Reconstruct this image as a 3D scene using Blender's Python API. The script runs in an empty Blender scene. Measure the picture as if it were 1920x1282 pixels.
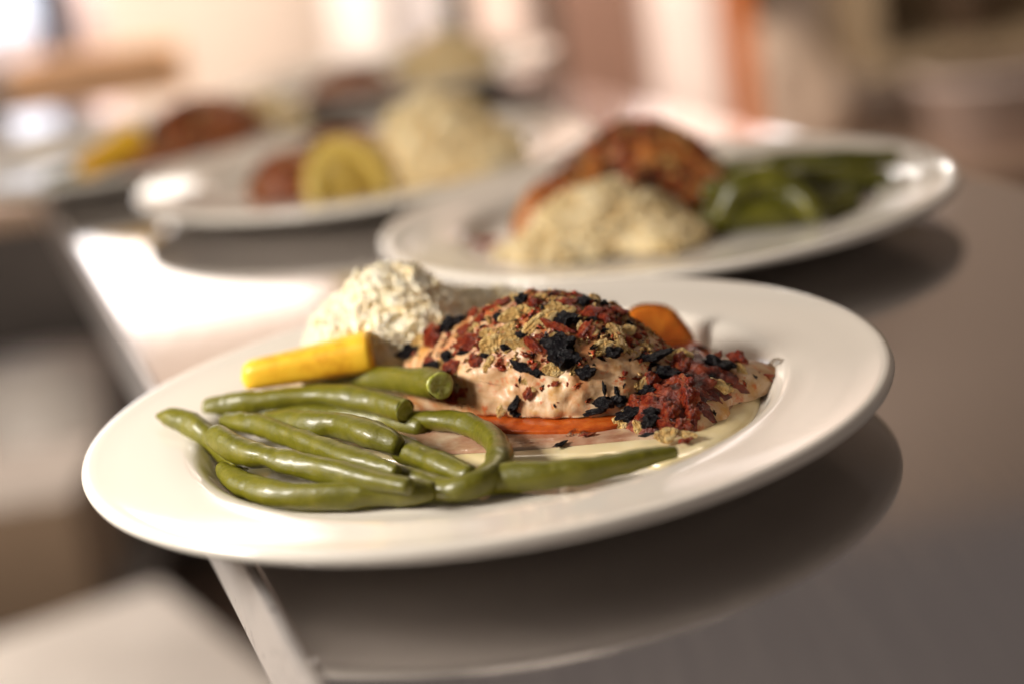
import bpy, bmesh, math, random
import numpy as np
from mathutils import Vector, Matrix, noise

# measured positions, metres: x right, y away, z up, origin at the middle of the front plate, counter top at z = 0
BEANS = [('topmost green bean with its pale cut end pressed against the chicken',
  [(-0.0656, 0.0496, 0.017, 0.0026), (-0.0522, 0.043, 0.018, 0.0036), (-0.0367, 0.03, 0.02, 0.0043), (-0.0257, 0.0137, 0.0225, 0.005),
   (-0.0183, 0.0004, 0.0245, 0.0051), (-0.0149, -0.0102, 0.0265, 0.0048)],
  'R'),
 ('green bean lying right in front of the yellow squash stick',
  [(-0.1012, 0.0355, 0.017, 0.0034), (-0.0913, 0.0336, 0.0175, 0.0042), (-0.0799, 0.0298, 0.018, 0.0043), (-0.0601, 0.024, 0.019, 0.0044),
   (-0.0445, 0.0113, 0.019, 0.0043), (-0.0348, 0.0013, 0.0187, 0.0042), (-0.0286, -0.0064, 0.0183, 0.0039)],
  'R'),
 ('bent green bean whose pointed tip reaches farthest out over the left rim',
  [(-0.1174, 0.0217, 0.021, 0.001), (-0.1142, 0.0205, 0.0205, 0.0032), (-0.1094, 0.0167, 0.02, 0.0042), (-0.1033, 0.0104, 0.0185, 0.0044),
   (-0.0974, 0.003, 0.0155, 0.0043), (-0.0924, -0.0051, 0.013, 0.0041), (-0.0859, -0.0178, 0.012, 0.0038)],
  ''),
 ('slim wavy green bean in the middle of the heap ending in a narrow snapped tip',
  [(-0.0929, 0.016, 0.017, 0.003), (-0.0851, 0.007, 0.018, 0.0037), (-0.0777, -0.0006, 0.018, 0.0039), (-0.0619, -0.0229, 0.0175, 0.0039),
   (-0.047, -0.0432, 0.017, 0.0037), (-0.0382, -0.0534, 0.0165, 0.0032), (-0.0315, -0.061, 0.016, 0.0024)],
  ''),
 ('wrinkled green bean with a blunt pale end crossing over the frontmost bean',
  [(-0.0931, -0.0112, 0.0205, 0.0043), (-0.0891, -0.0177, 0.02, 0.0048), (-0.0828, -0.0261, 0.0185, 0.0045), (-0.0744, -0.0352, 0.0185, 0.0039),
   (-0.0661, -0.0433, 0.018, 0.0042), (-0.0572, -0.05, 0.017, 0.0043), (-0.0423, -0.0636, 0.0165, 0.0038), (-0.028, -0.0756, 0.016, 0.0026)],
  ''),
 ('frontmost straight green bean lying along the near edge of the well',
  [(-0.0909, -0.0229, 0.0123, 0.003), (-0.0864, -0.0339, 0.012, 0.0042), (-0.0794, -0.0444, 0.0116, 0.0044), (-0.0681, -0.055, 0.0114, 0.0045),
   (-0.0508, -0.0621, 0.0113, 0.0044), (-0.0339, -0.0663, 0.0113, 0.0043), (-0.0261, -0.0687, 0.0113, 0.0042), (-0.0214, -0.0694, 0.0112, 0.0034)],
  ''),
 ('fat knobbly green bean in the centre of the heap behind the slim wavy one',
  [(-0.0779, 0.0102, 0.017, 0.003), (-0.0696, 0.0015, 0.018, 0.0042), (-0.0597, -0.0088, 0.0185, 0.0048), (-0.0502, -0.0147, 0.019, 0.0046),
   (-0.0408, -0.0275, 0.019, 0.0048), (-0.0352, -0.0333, 0.018, 0.0042), (-0.0313, -0.0378, 0.0165, 0.003)],
  ''),
 ('green bean running from under the knobbly bean down towards the hooked bean',
  [(-0.0419, -0.0101, 0.014, 0.0036), (-0.0359, -0.0208, 0.014, 0.0042), (-0.0268, -0.0378, 0.0132, 0.0044), (-0.0166, -0.0529, 0.0125, 0.0042),
   (-0.0089, -0.0634, 0.012, 0.0036)],
  ''),
 ('green bean bent into a hook in front of the tomato slice',
  [(-0.0338, 0.0019, 0.013, 0.0028), (-0.0234, -0.006, 0.014, 0.0035), (-0.0124, -0.0156, 0.0145, 0.0038), (-0.0037, -0.0276, 0.0145, 0.0039),
   (0.0012, -0.0446, 0.0145, 0.0041), (0.001, -0.0608, 0.014, 0.0043), (-0.0044, -0.0709, 0.0126, 0.0042), (-0.0117, -0.0731, 0.0114, 0.0041),
   (-0.0181, -0.0688, 0.0106, 0.0034), (-0.0237, -0.0634, 0.0102, 0.0024)],
  ''),
 ('single green bean lying apart at the right along the edge of the sauce',
  [(-0.0051, -0.0696, 0.011, 0.0036), (0.0009, -0.0689, 0.0112, 0.0047), (0.0142, -0.0729, 0.012, 0.0047), (0.0275, -0.0747, 0.0123, 0.0043),
   (0.041, -0.0741, 0.0126, 0.0035), (0.0513, -0.0727, 0.0128, 0.0025), (0.0555, -0.0721, 0.0128, 0.002)],
  ''),
 ('short green bean mostly hidden in the gap under the slim wavy bean',
  [(-0.04, -0.043, 0.0115, 0.0032), (-0.0294, -0.0554, 0.0116, 0.0038), (-0.0226, -0.0632, 0.0116, 0.0036), (-0.016, -0.0692, 0.0115, 0.003)], ''),
 ('dark green bean buried in the shade under the bean beside the squash',
  [(-0.0842, 0.0322, 0.0125, 0.0036), (-0.0621, 0.0217, 0.0125, 0.0042), (-0.0406, 0.009, 0.0125, 0.0042), (-0.0237, -0.0081, 0.012, 0.0038)], '')]
SQUASH = [(-0.0884, 0.0412, 0.024), (-0.0387, 0.0385, 0.027)]
TOPPING = [('red_crumb', (0.0073, 0.0105, 0.0442), (-0.16, -0.77, 0.61), (0.95, 0.04, 0.3), 0.0084, 0.003),
 ('dark_crumb', (0.0173, 0.0088, 0.0465), (-0.08, -0.77, 0.63), (0.99, -0.15, -0.06), 0.0045, 0.0045),
 ('red_crumb', (0.0209, 0.0029, 0.0457), (-0.06, -0.8, 0.59), (0.99, -0.14, -0.08), 0.0052, 0.0033),
 ('dark_crumb', (0.0236, 0.0002, 0.0451), (-0.05, -0.82, 0.57), (0.01, -0.58, -0.82), 0.0033, 0.0015),
 ('pale_flake', (0.0276, -0.0003, 0.045), (-0.02, -0.82, 0.58), (0.95, -0.19, -0.24), 0.0046, 0.0026),
 ('red_crumb', (0.032, 0.0018, 0.0453), (0.02, -0.8, 0.6), (1.0, -0.02, -0.06), 0.0065, 0.0022),
 ('pale_flake', (0.0311, -0.0022, 0.044), (0.0, -0.83, 0.56), (0.99, -0.08, -0.12), 0.0055, 0.0022),
 ('pale_flake', (0.0145, 0.0008, 0.0438), (-0.12, -0.83, 0.55), (0.99, -0.04, 0.15), 0.0096, 0.0041),
 ('dark_crumb', (0.0081, 0.0043, 0.0431), (-0.16, -0.81, 0.56), (0.98, -0.21, -0.03), 0.0041, 0.003),
 ('pale_flake', (-0.0, 0.0061, 0.0394), (-0.23, -0.82, 0.52), (0.75, 0.19, 0.63), 0.0033, 0.0026),
 ('dark_crumb', (0.0015, 0.0048, 0.0399), (-0.21, -0.83, 0.52), (0.97, -0.26, -0.01), 0.0017, 0.0013),
 ('pale_flake', (0.0034, 0.0008, 0.0389), (-0.2, -0.85, 0.49), (0.97, -0.25, -0.03), 0.0037, 0.0026),
 ('pale_flake', (0.0105, -0.003, 0.0403), (-0.15, -0.86, 0.49), (0.95, 0.01, 0.31), 0.0048, 0.0024),
 ('pale_flake', (0.011, -0.0058, 0.0383), (-0.15, -0.88, 0.46), (0.94, -0.28, -0.22), 0.0049, 0.0029),
 ('red_crumb', (-0.0027, 0.0038, 0.0361), (-0.25, -0.84, 0.47), (0.97, -0.21, 0.14), 0.0089, 0.0037),
 ('pale_flake', (0.0048, -0.0041, 0.0361), (-0.19, -0.88, 0.44), (0.98, -0.16, 0.11), 0.0082, 0.0049),
 ('red_crumb', (0.0189, -0.0059, 0.0411), (-0.1, -0.86, 0.5), (0.98, -0.16, -0.08), 0.0033, 0.0016),
 ('pale_flake', (0.0212, -0.006, 0.0416), (-0.08, -0.86, 0.5), (0.9, 0.15, 0.41), 0.0109, 0.0036),
 ('red_crumb', (0.0224, -0.0043, 0.0428), (-0.07, -0.85, 0.53), (0.93, 0.13, 0.33), 0.0026, 0.0015),
 ('red_crumb', (0.0277, -0.0092, 0.0399), (-0.04, -0.87, 0.48), (0.84, -0.3, -0.46), 0.0098, 0.0025),
 ('dark_crumb', (0.0308, -0.0066, 0.0418), (-0.01, -0.85, 0.52), (0.99, -0.09, -0.12), 0.0073, 0.0044),
 ('red_crumb', (0.0188, -0.0114, 0.036), (-0.11, -0.9, 0.42), (0.68, -0.38, -0.63), 0.0083, 0.0024),
 ('red_crumb', (0.0215, -0.0105, 0.0378), (-0.09, -0.89, 0.45), (0.97, -0.18, -0.17), 0.0065, 0.0016),
 ('dark_crumb', (0.0147, -0.007, 0.039), (-0.13, -0.88, 0.47), (0.94, -0.26, -0.22), 0.004, 0.002),
 ('pale_flake', (0.0125, -0.0097, 0.0352), (-0.15, -0.9, 0.41), (0.67, -0.4, -0.62), 0.0069, 0.0016),
 ('pale_flake', (0.0148, -0.0102, 0.0357), (-0.13, -0.9, 0.42), (0.75, -0.37, -0.55), 0.0062, 0.0016),
 ('pale_flake', (0.0257, -0.0111, 0.0381), (-0.07, -0.88, 0.46), (0.99, -0.13, -0.1), 0.0025, 0.0016),
 ('pale_flake', (0.0239, -0.0132, 0.0356), (-0.09, -0.89, 0.44), (0.98, 0.0, 0.21), 0.0024, 0.0014),
 ('dark_crumb', (0.0273, -0.0142, 0.0353), (-0.08, -0.89, 0.45), (0.99, -0.14, -0.1), 0.0101, 0.0072),
 ('dark_crumb', (0.0286, -0.0179, 0.0316), (-0.1, -0.9, 0.43), (0.87, -0.28, -0.39), 0.009, 0.0072),
 ('dark_crumb', (0.0249, -0.0162, 0.0325), (-0.11, -0.9, 0.42), (0.98, -0.16, -0.09), 0.0054, 0.0054),
 ('dark_crumb', (-0.0058, 0.0036, 0.0328), (-0.28, -0.86, 0.43), (0.95, -0.32, -0.01), 0.0041, 0.0019),
 ('dark_crumb', (0.0018, -0.0045, 0.0332), (-0.22, -0.89, 0.4), (0.97, -0.26, -0.05), 0.0033, 0.0022),
 ('dark_crumb', (0.0086, -0.0074, 0.0355), (-0.17, -0.89, 0.42), (0.97, -0.22, -0.06), 0.0029, 0.0026),
 ('red_crumb', (-0.0014, -0.0034, 0.0308), (-0.24, -0.89, 0.38), (0.96, -0.28, -0.05), 0.0046, 0.0033),
 ('red_crumb', (0.0059, -0.0092, 0.0307), (-0.19, -0.91, 0.36), (0.62, 0.18, 0.77), 0.0036, 0.0018),
 ('pale_flake', (0.0028, -0.0073, 0.0304), (-0.21, -0.91, 0.37), (0.73, 0.1, 0.67), 0.0051, 0.0024),
 ('dark_crumb', (0.0135, -0.0138, 0.0295), (-0.15, -0.92, 0.35), (0.82, -0.32, -0.48), 0.0076, 0.0033),
 ('dark_crumb', (0.0185, -0.0171, 0.0276), (-0.16, -0.92, 0.36), (0.9, -0.28, -0.32), 0.0051, 0.0025),
 ('pale_flake', (0.0235, -0.0184, 0.0288), (-0.14, -0.91, 0.39), (0.98, -0.18, -0.08), 0.0061, 0.0032),
 ('red_crumb', (0.0174, -0.0156, 0.0294), (-0.15, -0.92, 0.37), (0.62, 0.2, 0.76), 0.0033, 0.0013),
 ('dark_crumb', (0.0383, 0.0035, 0.0443), (0.08, -0.78, 0.62), (0.99, -0.03, -0.16), 0.0044, 0.0037),
 ('red_crumb', (0.0378, 0.007, 0.0448), (0.09, -0.76, 0.64), (0.99, -0.02, -0.17), 0.0041, 0.0015),
 ('pale_flake', (0.0422, 0.0076, 0.0432), (0.14, -0.75, 0.64), (0.43, -0.54, -0.72), 0.0037, 0.003),
 ('dark_crumb', (0.0454, 0.0057, 0.0416), (0.16, -0.77, 0.62), (0.1, -0.62, -0.78), 0.0037, 0.0026),
 ('dark_crumb', (0.0418, 0.0059, 0.0433), (0.13, -0.76, 0.63), (0.98, 0.0, -0.19), 0.0026, 0.0017),
 ('red_crumb', (0.0488, 0.0022, 0.0393), (0.18, -0.78, 0.59), (0.91, -0.1, -0.4), 0.0067, 0.0026),
 ('red_crumb', (0.0414, -0.003, 0.0415), (0.08, -0.82, 0.56), (0.99, -0.01, -0.17), 0.0092, 0.0028),
 ('red_crumb', (0.0443, -0.0052, 0.0395), (0.09, -0.83, 0.56), (0.88, -0.19, -0.43), 0.0055, 0.0026),
 ('dark_crumb', (0.0397, -0.0063, 0.0405), (0.05, -0.84, 0.54), (0.99, -0.04, -0.15), 0.0033, 0.0018),
 ('dark_crumb', (0.034, -0.0068, 0.0413), (0.01, -0.85, 0.52), (0.99, -0.07, -0.13), 0.0044, 0.0022),
 ('dark_crumb', (0.0473, -0.0039, 0.0387), (0.13, -0.81, 0.57), (0.98, 0.02, -0.19), 0.0017, 0.0015),
 ('dark_crumb', (0.0525, -0.0028, 0.0361), (0.18, -0.8, 0.57), (0.91, -0.08, -0.41), 0.0029, 0.0015),
 ('red_crumb', (0.0366, -0.0115, 0.0379), (-0.0, -0.86, 0.51), (0.56, 0.42, 0.71), 0.0073, 0.0033),
 ('pale_flake', (0.0392, -0.0123, 0.0369), (0.01, -0.86, 0.51), (0.63, 0.4, 0.66), 0.004, 0.0018),
 ('pale_flake', (0.0351, -0.0097, 0.0393), (-0.0, -0.86, 0.51), (0.49, 0.44, 0.75), 0.0033, 0.0015),
 ('dark_crumb', (0.0432, -0.0108, 0.037), (0.05, -0.85, 0.53), (0.99, -0.04, -0.15), 0.0025, 0.0018),
 ('pale_flake', (0.0462, -0.0109, 0.036), (0.07, -0.84, 0.53), (0.39, -0.46, -0.79), 0.0062, 0.0036),
 ('pale_flake', (0.0476, -0.0148, 0.0331), (0.07, -0.86, 0.51), (0.22, -0.49, -0.85), 0.0054, 0.0025),
 ('pale_flake', (0.0508, -0.0084, 0.0352), (0.13, -0.83, 0.55), (0.98, 0.03, -0.19), 0.0048, 0.0026),
 ('red_crumb', (0.0508, -0.0123, 0.0332), (0.11, -0.84, 0.53), (0.98, 0.01, -0.18), 0.0025, 0.0016),
 ('red_crumb', (0.0545, -0.009, 0.0327), (0.16, -0.83, 0.54), (0.94, -0.04, -0.34), 0.0026, 0.0015),
 ('pale_flake', (0.0397, -0.0172, 0.0331), (-0.01, -0.88, 0.48), (0.96, 0.12, 0.25), 0.0079, 0.0031),
 ('dark_crumb', (0.0446, -0.0184, 0.0312), (0.02, -0.88, 0.48), (0.99, -0.05, -0.14), 0.0065, 0.004),
 ('dark_crumb', (0.0345, -0.0227, 0.0269), (-0.08, -0.91, 0.4), (0.99, -0.13, -0.1), 0.0061, 0.0048),
 ('red_crumb', (0.0471, -0.0234, 0.0251), (0.03, -0.91, 0.41), (0.99, -0.03, -0.15), 0.0018, 0.0014),
 ('dark_crumb', (0.0567, -0.0162, 0.027), (0.16, -0.87, 0.48), (0.97, 0.22, 0.07), 0.0152, 0.0034),
 ('pale_flake', (0.0648, -0.013, 0.0227), (0.14, -0.81, 0.57), (0.93, 0.31, 0.21), 0.0102, 0.0051),
 ('pale_flake', (0.064, -0.002, 0.0249), (0.28, -0.76, 0.58), (0.95, 0.13, -0.29), 0.0026, 0.0019),
 ('red_crumb', (0.0736, 0.0334, 0.0115), (-0.06, -0.49, 0.87), (0.92, -0.35, -0.14), 0.0067, 0.0032),
 ('red_crumb', (0.0682, -0.0148, 0.0207), (0.02, -0.78, 0.62), (0.99, -0.07, -0.13), 0.008, 0.0066),
 ('red_crumb', (0.0142, -0.0174, 0.0215), (-0.2, -0.94, 0.28), (0.46, 0.17, 0.87), 0.0047, 0.0022),
 ('pale_flake', (0.0163, -0.0181, 0.0228), (-0.19, -0.93, 0.3), (0.19, -0.34, -0.92), 0.0018, 0.0011),
 ('red_crumb', (0.0232, -0.021, 0.0241), (-0.16, -0.93, 0.34), (0.97, -0.08, 0.24), 0.0032, 0.0016),
 ('red_crumb', (0.028, -0.0228, 0.0241), (-0.14, -0.93, 0.35), (0.98, -0.18, -0.09), 0.0018, 0.0014),
 ('herb_sprig', (0.0022, -0.0097, 0.0244), (-0.22, -0.93, 0.3), (0.92, -0.3, -0.25), 0.0066, 0.0005),
 ('red_crumb', (-0.0078, -0.0019, 0.02), (-0.3, -0.92, 0.26), (0.94, -0.32, -0.07), 0.0037, 0.0022),
 ('red_crumb', (-0.0118, 0.0023, 0.0176), (-0.3, -0.92, 0.24), (0.9, -0.35, -0.25), 0.0056, 0.0034),
 ('pale_flake', (-0.0082, -0.0018, 0.0173), (-0.3, -0.93, 0.23), (0.94, -0.32, -0.08), 0.0033, 0.0019),
 ('dark_crumb', (-0.0046, -0.0056, 0.016), (-0.27, -0.94, 0.21), (0.91, -0.32, -0.26), 0.003, 0.0017),
 ('dark_crumb', (-0.004, -0.0058, 0.0199), (-0.27, -0.93, 0.25), (0.95, -0.29, -0.08), 0.0013, 0.0009),
 ('dark_crumb', (0.0096, -0.0154, 0.0177), (-0.2, -0.95, 0.23), (0.6, 0.06, 0.8), 0.008, 0.0036),
 ('dark_crumb', (0.0094, -0.0153, 0.0137), (-0.21, -0.96, 0.18), (0.97, -0.23, -0.11), 0.0033, 0.0022),
 ('pale_flake', (0.005, -0.0129, 0.0157), (-0.21, -0.96, 0.2), (0.6, 0.04, 0.8), 0.0049, 0.0027),
 ('pale_flake', (0.0143, -0.0161, 0.0253), (-0.18, -0.93, 0.32), (0.97, -0.21, -0.08), 0.0029, 0.0018),
 ('dark_crumb', (0.0395, -0.026, 0.0218), (-0.05, -0.94, 0.34), (-0.06, -0.34, -0.94), 0.0043, 0.0014),
 ('dark_crumb', (0.0437, -0.0266, 0.02), (-0.01, -0.95, 0.32), (0.2, -0.31, -0.93), 0.0043, 0.0018),
 ('dark_crumb', (0.0457, -0.0259, 0.021), (0.01, -0.94, 0.34), (0.62, 0.27, 0.73), 0.0039, 0.0014),
 ('dark_crumb', (0.0391, -0.0274, 0.0172), (-0.06, -0.96, 0.26), (0.99, -0.1, -0.13), 0.0072, 0.0043),
 ('dark_crumb', (0.0437, -0.0273, 0.0176), (-0.04, -0.95, 0.31), (0.99, -0.08, -0.13), 0.0061, 0.0039),
 ('dark_crumb', (0.0359, -0.0273, 0.0148), (-0.09, -0.97, 0.22), (0.99, -0.08, 0.08), 0.009, 0.0025),
 ('red_crumb', (0.0487, -0.0311, 0.0154), (-0.2, -0.75, 0.63), (0.31, -0.66, -0.69), 0.0064, 0.0037),
 ('red_crumb', (0.0495, -0.0395, 0.0143), (-0.2, -0.79, 0.58), (0.86, -0.43, -0.28), 0.0035, 0.0018),
 ('red_crumb', (0.0538, -0.033, 0.0165), (-0.14, -0.72, 0.68), (0.94, -0.3, -0.13), 0.0071, 0.0044),
 ('dark_crumb', (0.0538, -0.0255, 0.0188), (0.0, -0.87, 0.49), (0.99, -0.07, -0.13), 0.005, 0.0031),
 ('pale_flake', (0.0528, -0.0242, 0.0208), (0.05, -0.92, 0.4), (0.62, 0.34, 0.7), 0.0036, 0.0018),
 ('pale_flake', (0.0468, -0.0262, 0.0198), (0.01, -0.94, 0.34), (0.37, -0.31, -0.88), 0.0025, 0.0011),
 ('red_crumb', (0.056, -0.0226, 0.0212), (0.08, -0.9, 0.43), (0.99, 0.01, -0.17), 0.0054, 0.0036),
 ('dark_crumb', (0.053, -0.0395, 0.0154), (-0.15, -0.78, 0.6), (0.98, -0.21, -0.03), 0.0067, 0.0032),
 ('dark_crumb', (0.052, -0.0428, 0.0133), (-0.17, -0.85, 0.51), (0.97, -0.22, -0.04), 0.006, 0.0042),
 ('pale_flake', (0.0437, -0.0336, 0.0119), (-0.38, -0.74, 0.56), (0.91, -0.4, 0.1), 0.0046, 0.0039),
 ('pale_flake', (0.0479, -0.0418, 0.0119), (-0.24, -0.85, 0.46), (0.31, -0.52, -0.79), 0.0042, 0.0023),
 ('red_crumb', (0.0569, -0.0451, 0.0124), (-0.1, -0.89, 0.45), (0.91, -0.26, -0.31), 0.007, 0.0026),
 ('red_crumb', (0.0618, -0.0457, 0.0118), (-0.04, -0.91, 0.42), (0.99, -0.1, -0.12), 0.0052, 0.0031),
 ('pale_flake', (0.0552, -0.0537, 0.0115), (-0.05, -0.47, 0.88), (0.99, -0.13, -0.01), 0.0059, 0.0038),
 ('pale_flake', (0.0614, -0.0544, 0.0115), (-0.05, -0.47, 0.88), (0.86, -0.47, -0.2), 0.0062, 0.0019),
 ('red_crumb', (0.0593, -0.0416, 0.0153), (-0.07, -0.81, 0.58), (0.99, -0.14, -0.08), 0.0053, 0.0042),
 ('pale_flake', (0.0609, -0.0271, 0.0175), (-0.05, -0.76, 0.65), (0.2, -0.64, -0.74), 0.0032, 0.0029),
 ('dark_crumb', (0.0594, -0.0338, 0.017), (-0.08, -0.72, 0.69), (0.99, -0.15, -0.05), 0.0046, 0.0023),
 ('red_crumb', (0.0648, -0.0263, 0.0174), (-0.04, -0.76, 0.65), (0.99, -0.12, -0.08), 0.0072, 0.0061),
 ('red_crumb', (0.0657, -0.0361, 0.0164), (-0.01, -0.74, 0.67), (0.99, -0.1, -0.1), 0.0064, 0.006),
 ('pale_flake', (0.0589, -0.0379, 0.0166), (-0.08, -0.76, 0.64), (0.99, -0.15, -0.06), 0.0021, 0.0014),
 ('dark_crumb', (0.0607, -0.0193, 0.0217), (0.1, -0.86, 0.5), (0.98, 0.01, -0.18), 0.0091, 0.0047),
 ('dark_crumb', (0.0461, -0.0336, 0.0138), (-0.29, -0.73, 0.62), (0.96, -0.21, 0.2), 0.0089, 0.0043),
 ('dark_crumb', (0.052, -0.0456, 0.009), (-0.18, -0.94, 0.28), (0.97, -0.21, -0.09), 0.0105, 0.0035),
 ('red_crumb', (0.0663, -0.0424, 0.0141), (0.01, -0.84, 0.54), (0.99, -0.07, -0.13), 0.0046, 0.0035),
 ('dark_crumb', (0.0794, 0.031, 0.0115), (-0.06, -0.49, 0.87), (0.99, 0.08, 0.12), 0.0063, 0.0039),
 ('dark_crumb', (0.0801, -0.013, 0.0193), (-0.02, -0.76, 0.65), (0.91, -0.28, -0.31), 0.0114, 0.0055),
 ('red_crumb', (0.0809, -0.004, 0.0194), (-0.03, -0.7, 0.71), (0.89, 0.31, 0.34), 0.0048, 0.002),
 ('red_crumb', (0.0879, -0.0064, 0.0182), (0.0, -0.72, 0.69), (0.49, -0.6, -0.63), 0.0067, 0.0035),
 ('pale_flake', (0.0876, -0.0144, 0.0172), (0.02, -0.79, 0.61), (0.22, -0.59, -0.77), 0.0044, 0.002),
 ('dark_crumb', (0.0721, -0.0199, 0.0188), (-0.04, -0.79, 0.61), (0.99, -0.12, -0.09), 0.008, 0.0029),
 ('pale_flake', (0.077, -0.0248, 0.0157), (0.01, -0.83, 0.55), (0.68, -0.4, -0.61), 0.0065, 0.004),
 ('pale_flake', (0.0732, 0.0002, 0.0197), (-0.03, -0.68, 0.73), (0.99, -0.12, -0.07), 0.0037, 0.003),
 ('pale_flake', (0.0738, -0.0124, 0.0203), (-0.03, -0.75, 0.66), (0.39, -0.62, -0.68), 0.0029, 0.002),
 ('red_crumb', (0.0967, -0.0135, 0.0136), (0.1, -0.84, 0.53), (0.98, 0.0, -0.18), 0.0041, 0.0009),
 ('red_crumb', (0.0583, -0.0266, 0.0177), (-0.04, -0.78, 0.62), (0.99, -0.12, -0.09), 0.0054, 0.0036),
 ('dark_crumb', (0.0714, -0.0139, 0.0203), (-0.04, -0.76, 0.65), (0.99, -0.12, -0.08), 0.0055, 0.0044),
 ('dark_crumb', (-0.0088, 0.026, 0.0362), (-0.19, -0.75, 0.63), (0.97, -0.24, 0.01), 0.0077, 0.0061),
 ('red_crumb', (-0.0155, 0.0273, 0.0328), (-0.2, -0.78, 0.59), (0.97, -0.25, 0.0), 0.0073, 0.0065),
 ('dark_crumb', (-0.0245, 0.0346, 0.027), (-0.32, -0.77, 0.55), (0.93, -0.35, 0.06), 0.0098, 0.0055),
 ('dark_crumb', (-0.0311, 0.0567, 0.0188), (-0.13, -0.84, 0.53), (0.98, -0.19, -0.06), 0.0069, 0.0044),
 ('red_crumb', (-0.0384, 0.0614, 0.0168), (-0.21, -0.85, 0.49), (0.97, -0.25, -0.03), 0.0049, 0.0028),
 ('red_crumb', (-0.018, 0.017, 0.0275), (-0.27, -0.84, 0.46), (0.95, -0.31, -0.01), 0.0034, 0.0023),
 ('dark_crumb', (-0.0165, 0.0129, 0.0263), (-0.28, -0.86, 0.42), (0.95, -0.32, -0.02), 0.0094, 0.0038),
 ('dark_crumb', (-0.0012, 0.0259, 0.0394), (-0.17, -0.71, 0.68), (0.98, -0.22, 0.01), 0.0034, 0.0027),
 ('red_crumb', (-0.0, 0.0205, 0.0409), (-0.21, -0.73, 0.66), (0.97, -0.25, 0.03), 0.003, 0.0034),
 ('pale_flake', (-0.0204, 0.0337, 0.0305), (-0.25, -0.76, 0.6), (0.96, -0.28, 0.03), 0.0051, 0.0035),
 ('dark_crumb', (-0.0042, 0.0265, 0.0381), (-0.18, -0.72, 0.67), (0.97, -0.23, 0.01), 0.0046, 0.0031),
 ('red_crumb', (-0.0274, 0.0649, 0.0226), (-0.06, -0.78, 0.62), (0.99, -0.14, -0.07), 0.0041, 0.0029),
 ('red_crumb', (0.0027, 0.0088, 0.0419), (-0.2, -0.8, 0.57), (0.92, 0.04, 0.39), 0.0056, 0.0026),
 ('red_crumb', (-0.0043, 0.0122, 0.0381), (-0.26, -0.79, 0.55), (0.84, 0.09, 0.53), 0.0049, 0.0026),
 ('red_crumb', (-0.0099, 0.0043, 0.0275), (-0.29, -0.88, 0.38), (-0.01, -0.39, -0.92), 0.0045, 0.0056),
 ('dark_crumb', (-0.0116, 0.0101, 0.0304), (-0.28, -0.85, 0.45), (0.95, -0.32, -0.0), 0.0049, 0.0038),
 ('red_crumb', (0.0109, 0.0124, 0.0455), (-0.13, -0.76, 0.64), (0.98, 0.02, 0.21), 0.0049, 0.0026),
 ('pale_flake', (0.0139, 0.0134, 0.0462), (-0.1, -0.74, 0.66), (0.98, -0.17, -0.04), 0.0045, 0.0026),
 ('dark_crumb', (0.0278, 0.0084, 0.0467), (0.01, -0.76, 0.65), (0.99, -0.09, -0.11), 0.0037, 0.0017),
 ('pale_flake', (0.0231, 0.0078, 0.0468), (-0.04, -0.77, 0.64), (0.99, -0.12, -0.09), 0.0045, 0.0022),
 ('red_crumb', (0.034, -0.0018, 0.0438), (0.03, -0.82, 0.57), (0.95, -0.15, -0.27), 0.0044, 0.0018)]
BACK = {'window': (-0.931, -0.657, -0.06, 0.271, 2.6),
 'navy_bottle': (-0.485, -0.452, -0.025, 0.079, 1.75),
 'pale_canister': (-0.466, -0.433, -0.054, 0.075, 1.85),
 'tan_board': (-0.5, -0.302, -0.134, 0.001, 1.55),
 'white_locker': (-0.158, -0.056, -0.176, -0.006, 2.3),
 'grey_locker': (-0.043, 0.024, -0.195, -0.026, 2.35),
 'dark_post': (0.03, 0.05, -0.121, 0.007, 2.0),
 'pink_door': (0.064, 0.165, -0.265, -0.033, 2.45),
 'brown_door': (0.208, 0.359, -0.339, -0.054, 2.45),
 'pale_pillar': (0.348, 0.457, -0.346, -0.062, 2.3),
 'orange_post': (0.432, 0.473, -0.315, -0.058, 2.1),
 'beige_sack': (0.498, 0.623, -0.381, -0.221, 2.2),
 'olive_shelf': (0.644, 0.899, -0.259, -0.087, 2.1),
 'dark_tin': (0.733, 0.791, -0.193, -0.103, 1.95),
 'grey_tub': (0.673, 0.834, -0.317, -0.206, 1.9),
 'brown_crate': (0.54, 0.762, -0.377, -0.249, 1.7)}
CAM = {'loc': (0.0, -0.6096, 0.2115),
 'right': (0.988956, -0.058286, -0.136267),
 'up': (0.147078, 0.27257, 0.950828),
 'fw': (0.018277, 0.960369, -0.278132),
 'lens': 64.47}

# ---- smooth unions of ellipsoids: (cx, cy, cz, rx, ry, rz, turn about z, tilt about local y)
def sdf(P, ells, k):
    d = None
    for cx, cy, cz, rx, ry, rz, a, tl in ells:
        q = P - np.array([cx, cy, cz])
        ca, sa = math.cos(a), math.sin(a)
        x = q[..., 0]*ca + q[..., 1]*sa
        y = -q[..., 0]*sa + q[..., 1]*ca
        z = q[..., 2]
        ct, st = math.cos(tl), math.sin(tl)
        x, z = x*ct - z*st, x*st + z*ct
        k0 = np.sqrt((x/rx)**2 + (y/ry)**2 + (z/rz)**2) + 1e-9
        k1 = np.sqrt((x/rx**2)**2 + (y/ry**2)**2 + (z/rz**2)**2) + 1e-9
        e = k0*(k0 - 1)/k1
        if d is None:
            d = e
        else:
            h = np.clip(.5 + .5*(d - e)/k, 0, 1)
            d = d*(1 - h) + e*h - k*h*(1 - h)
    return d

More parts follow.
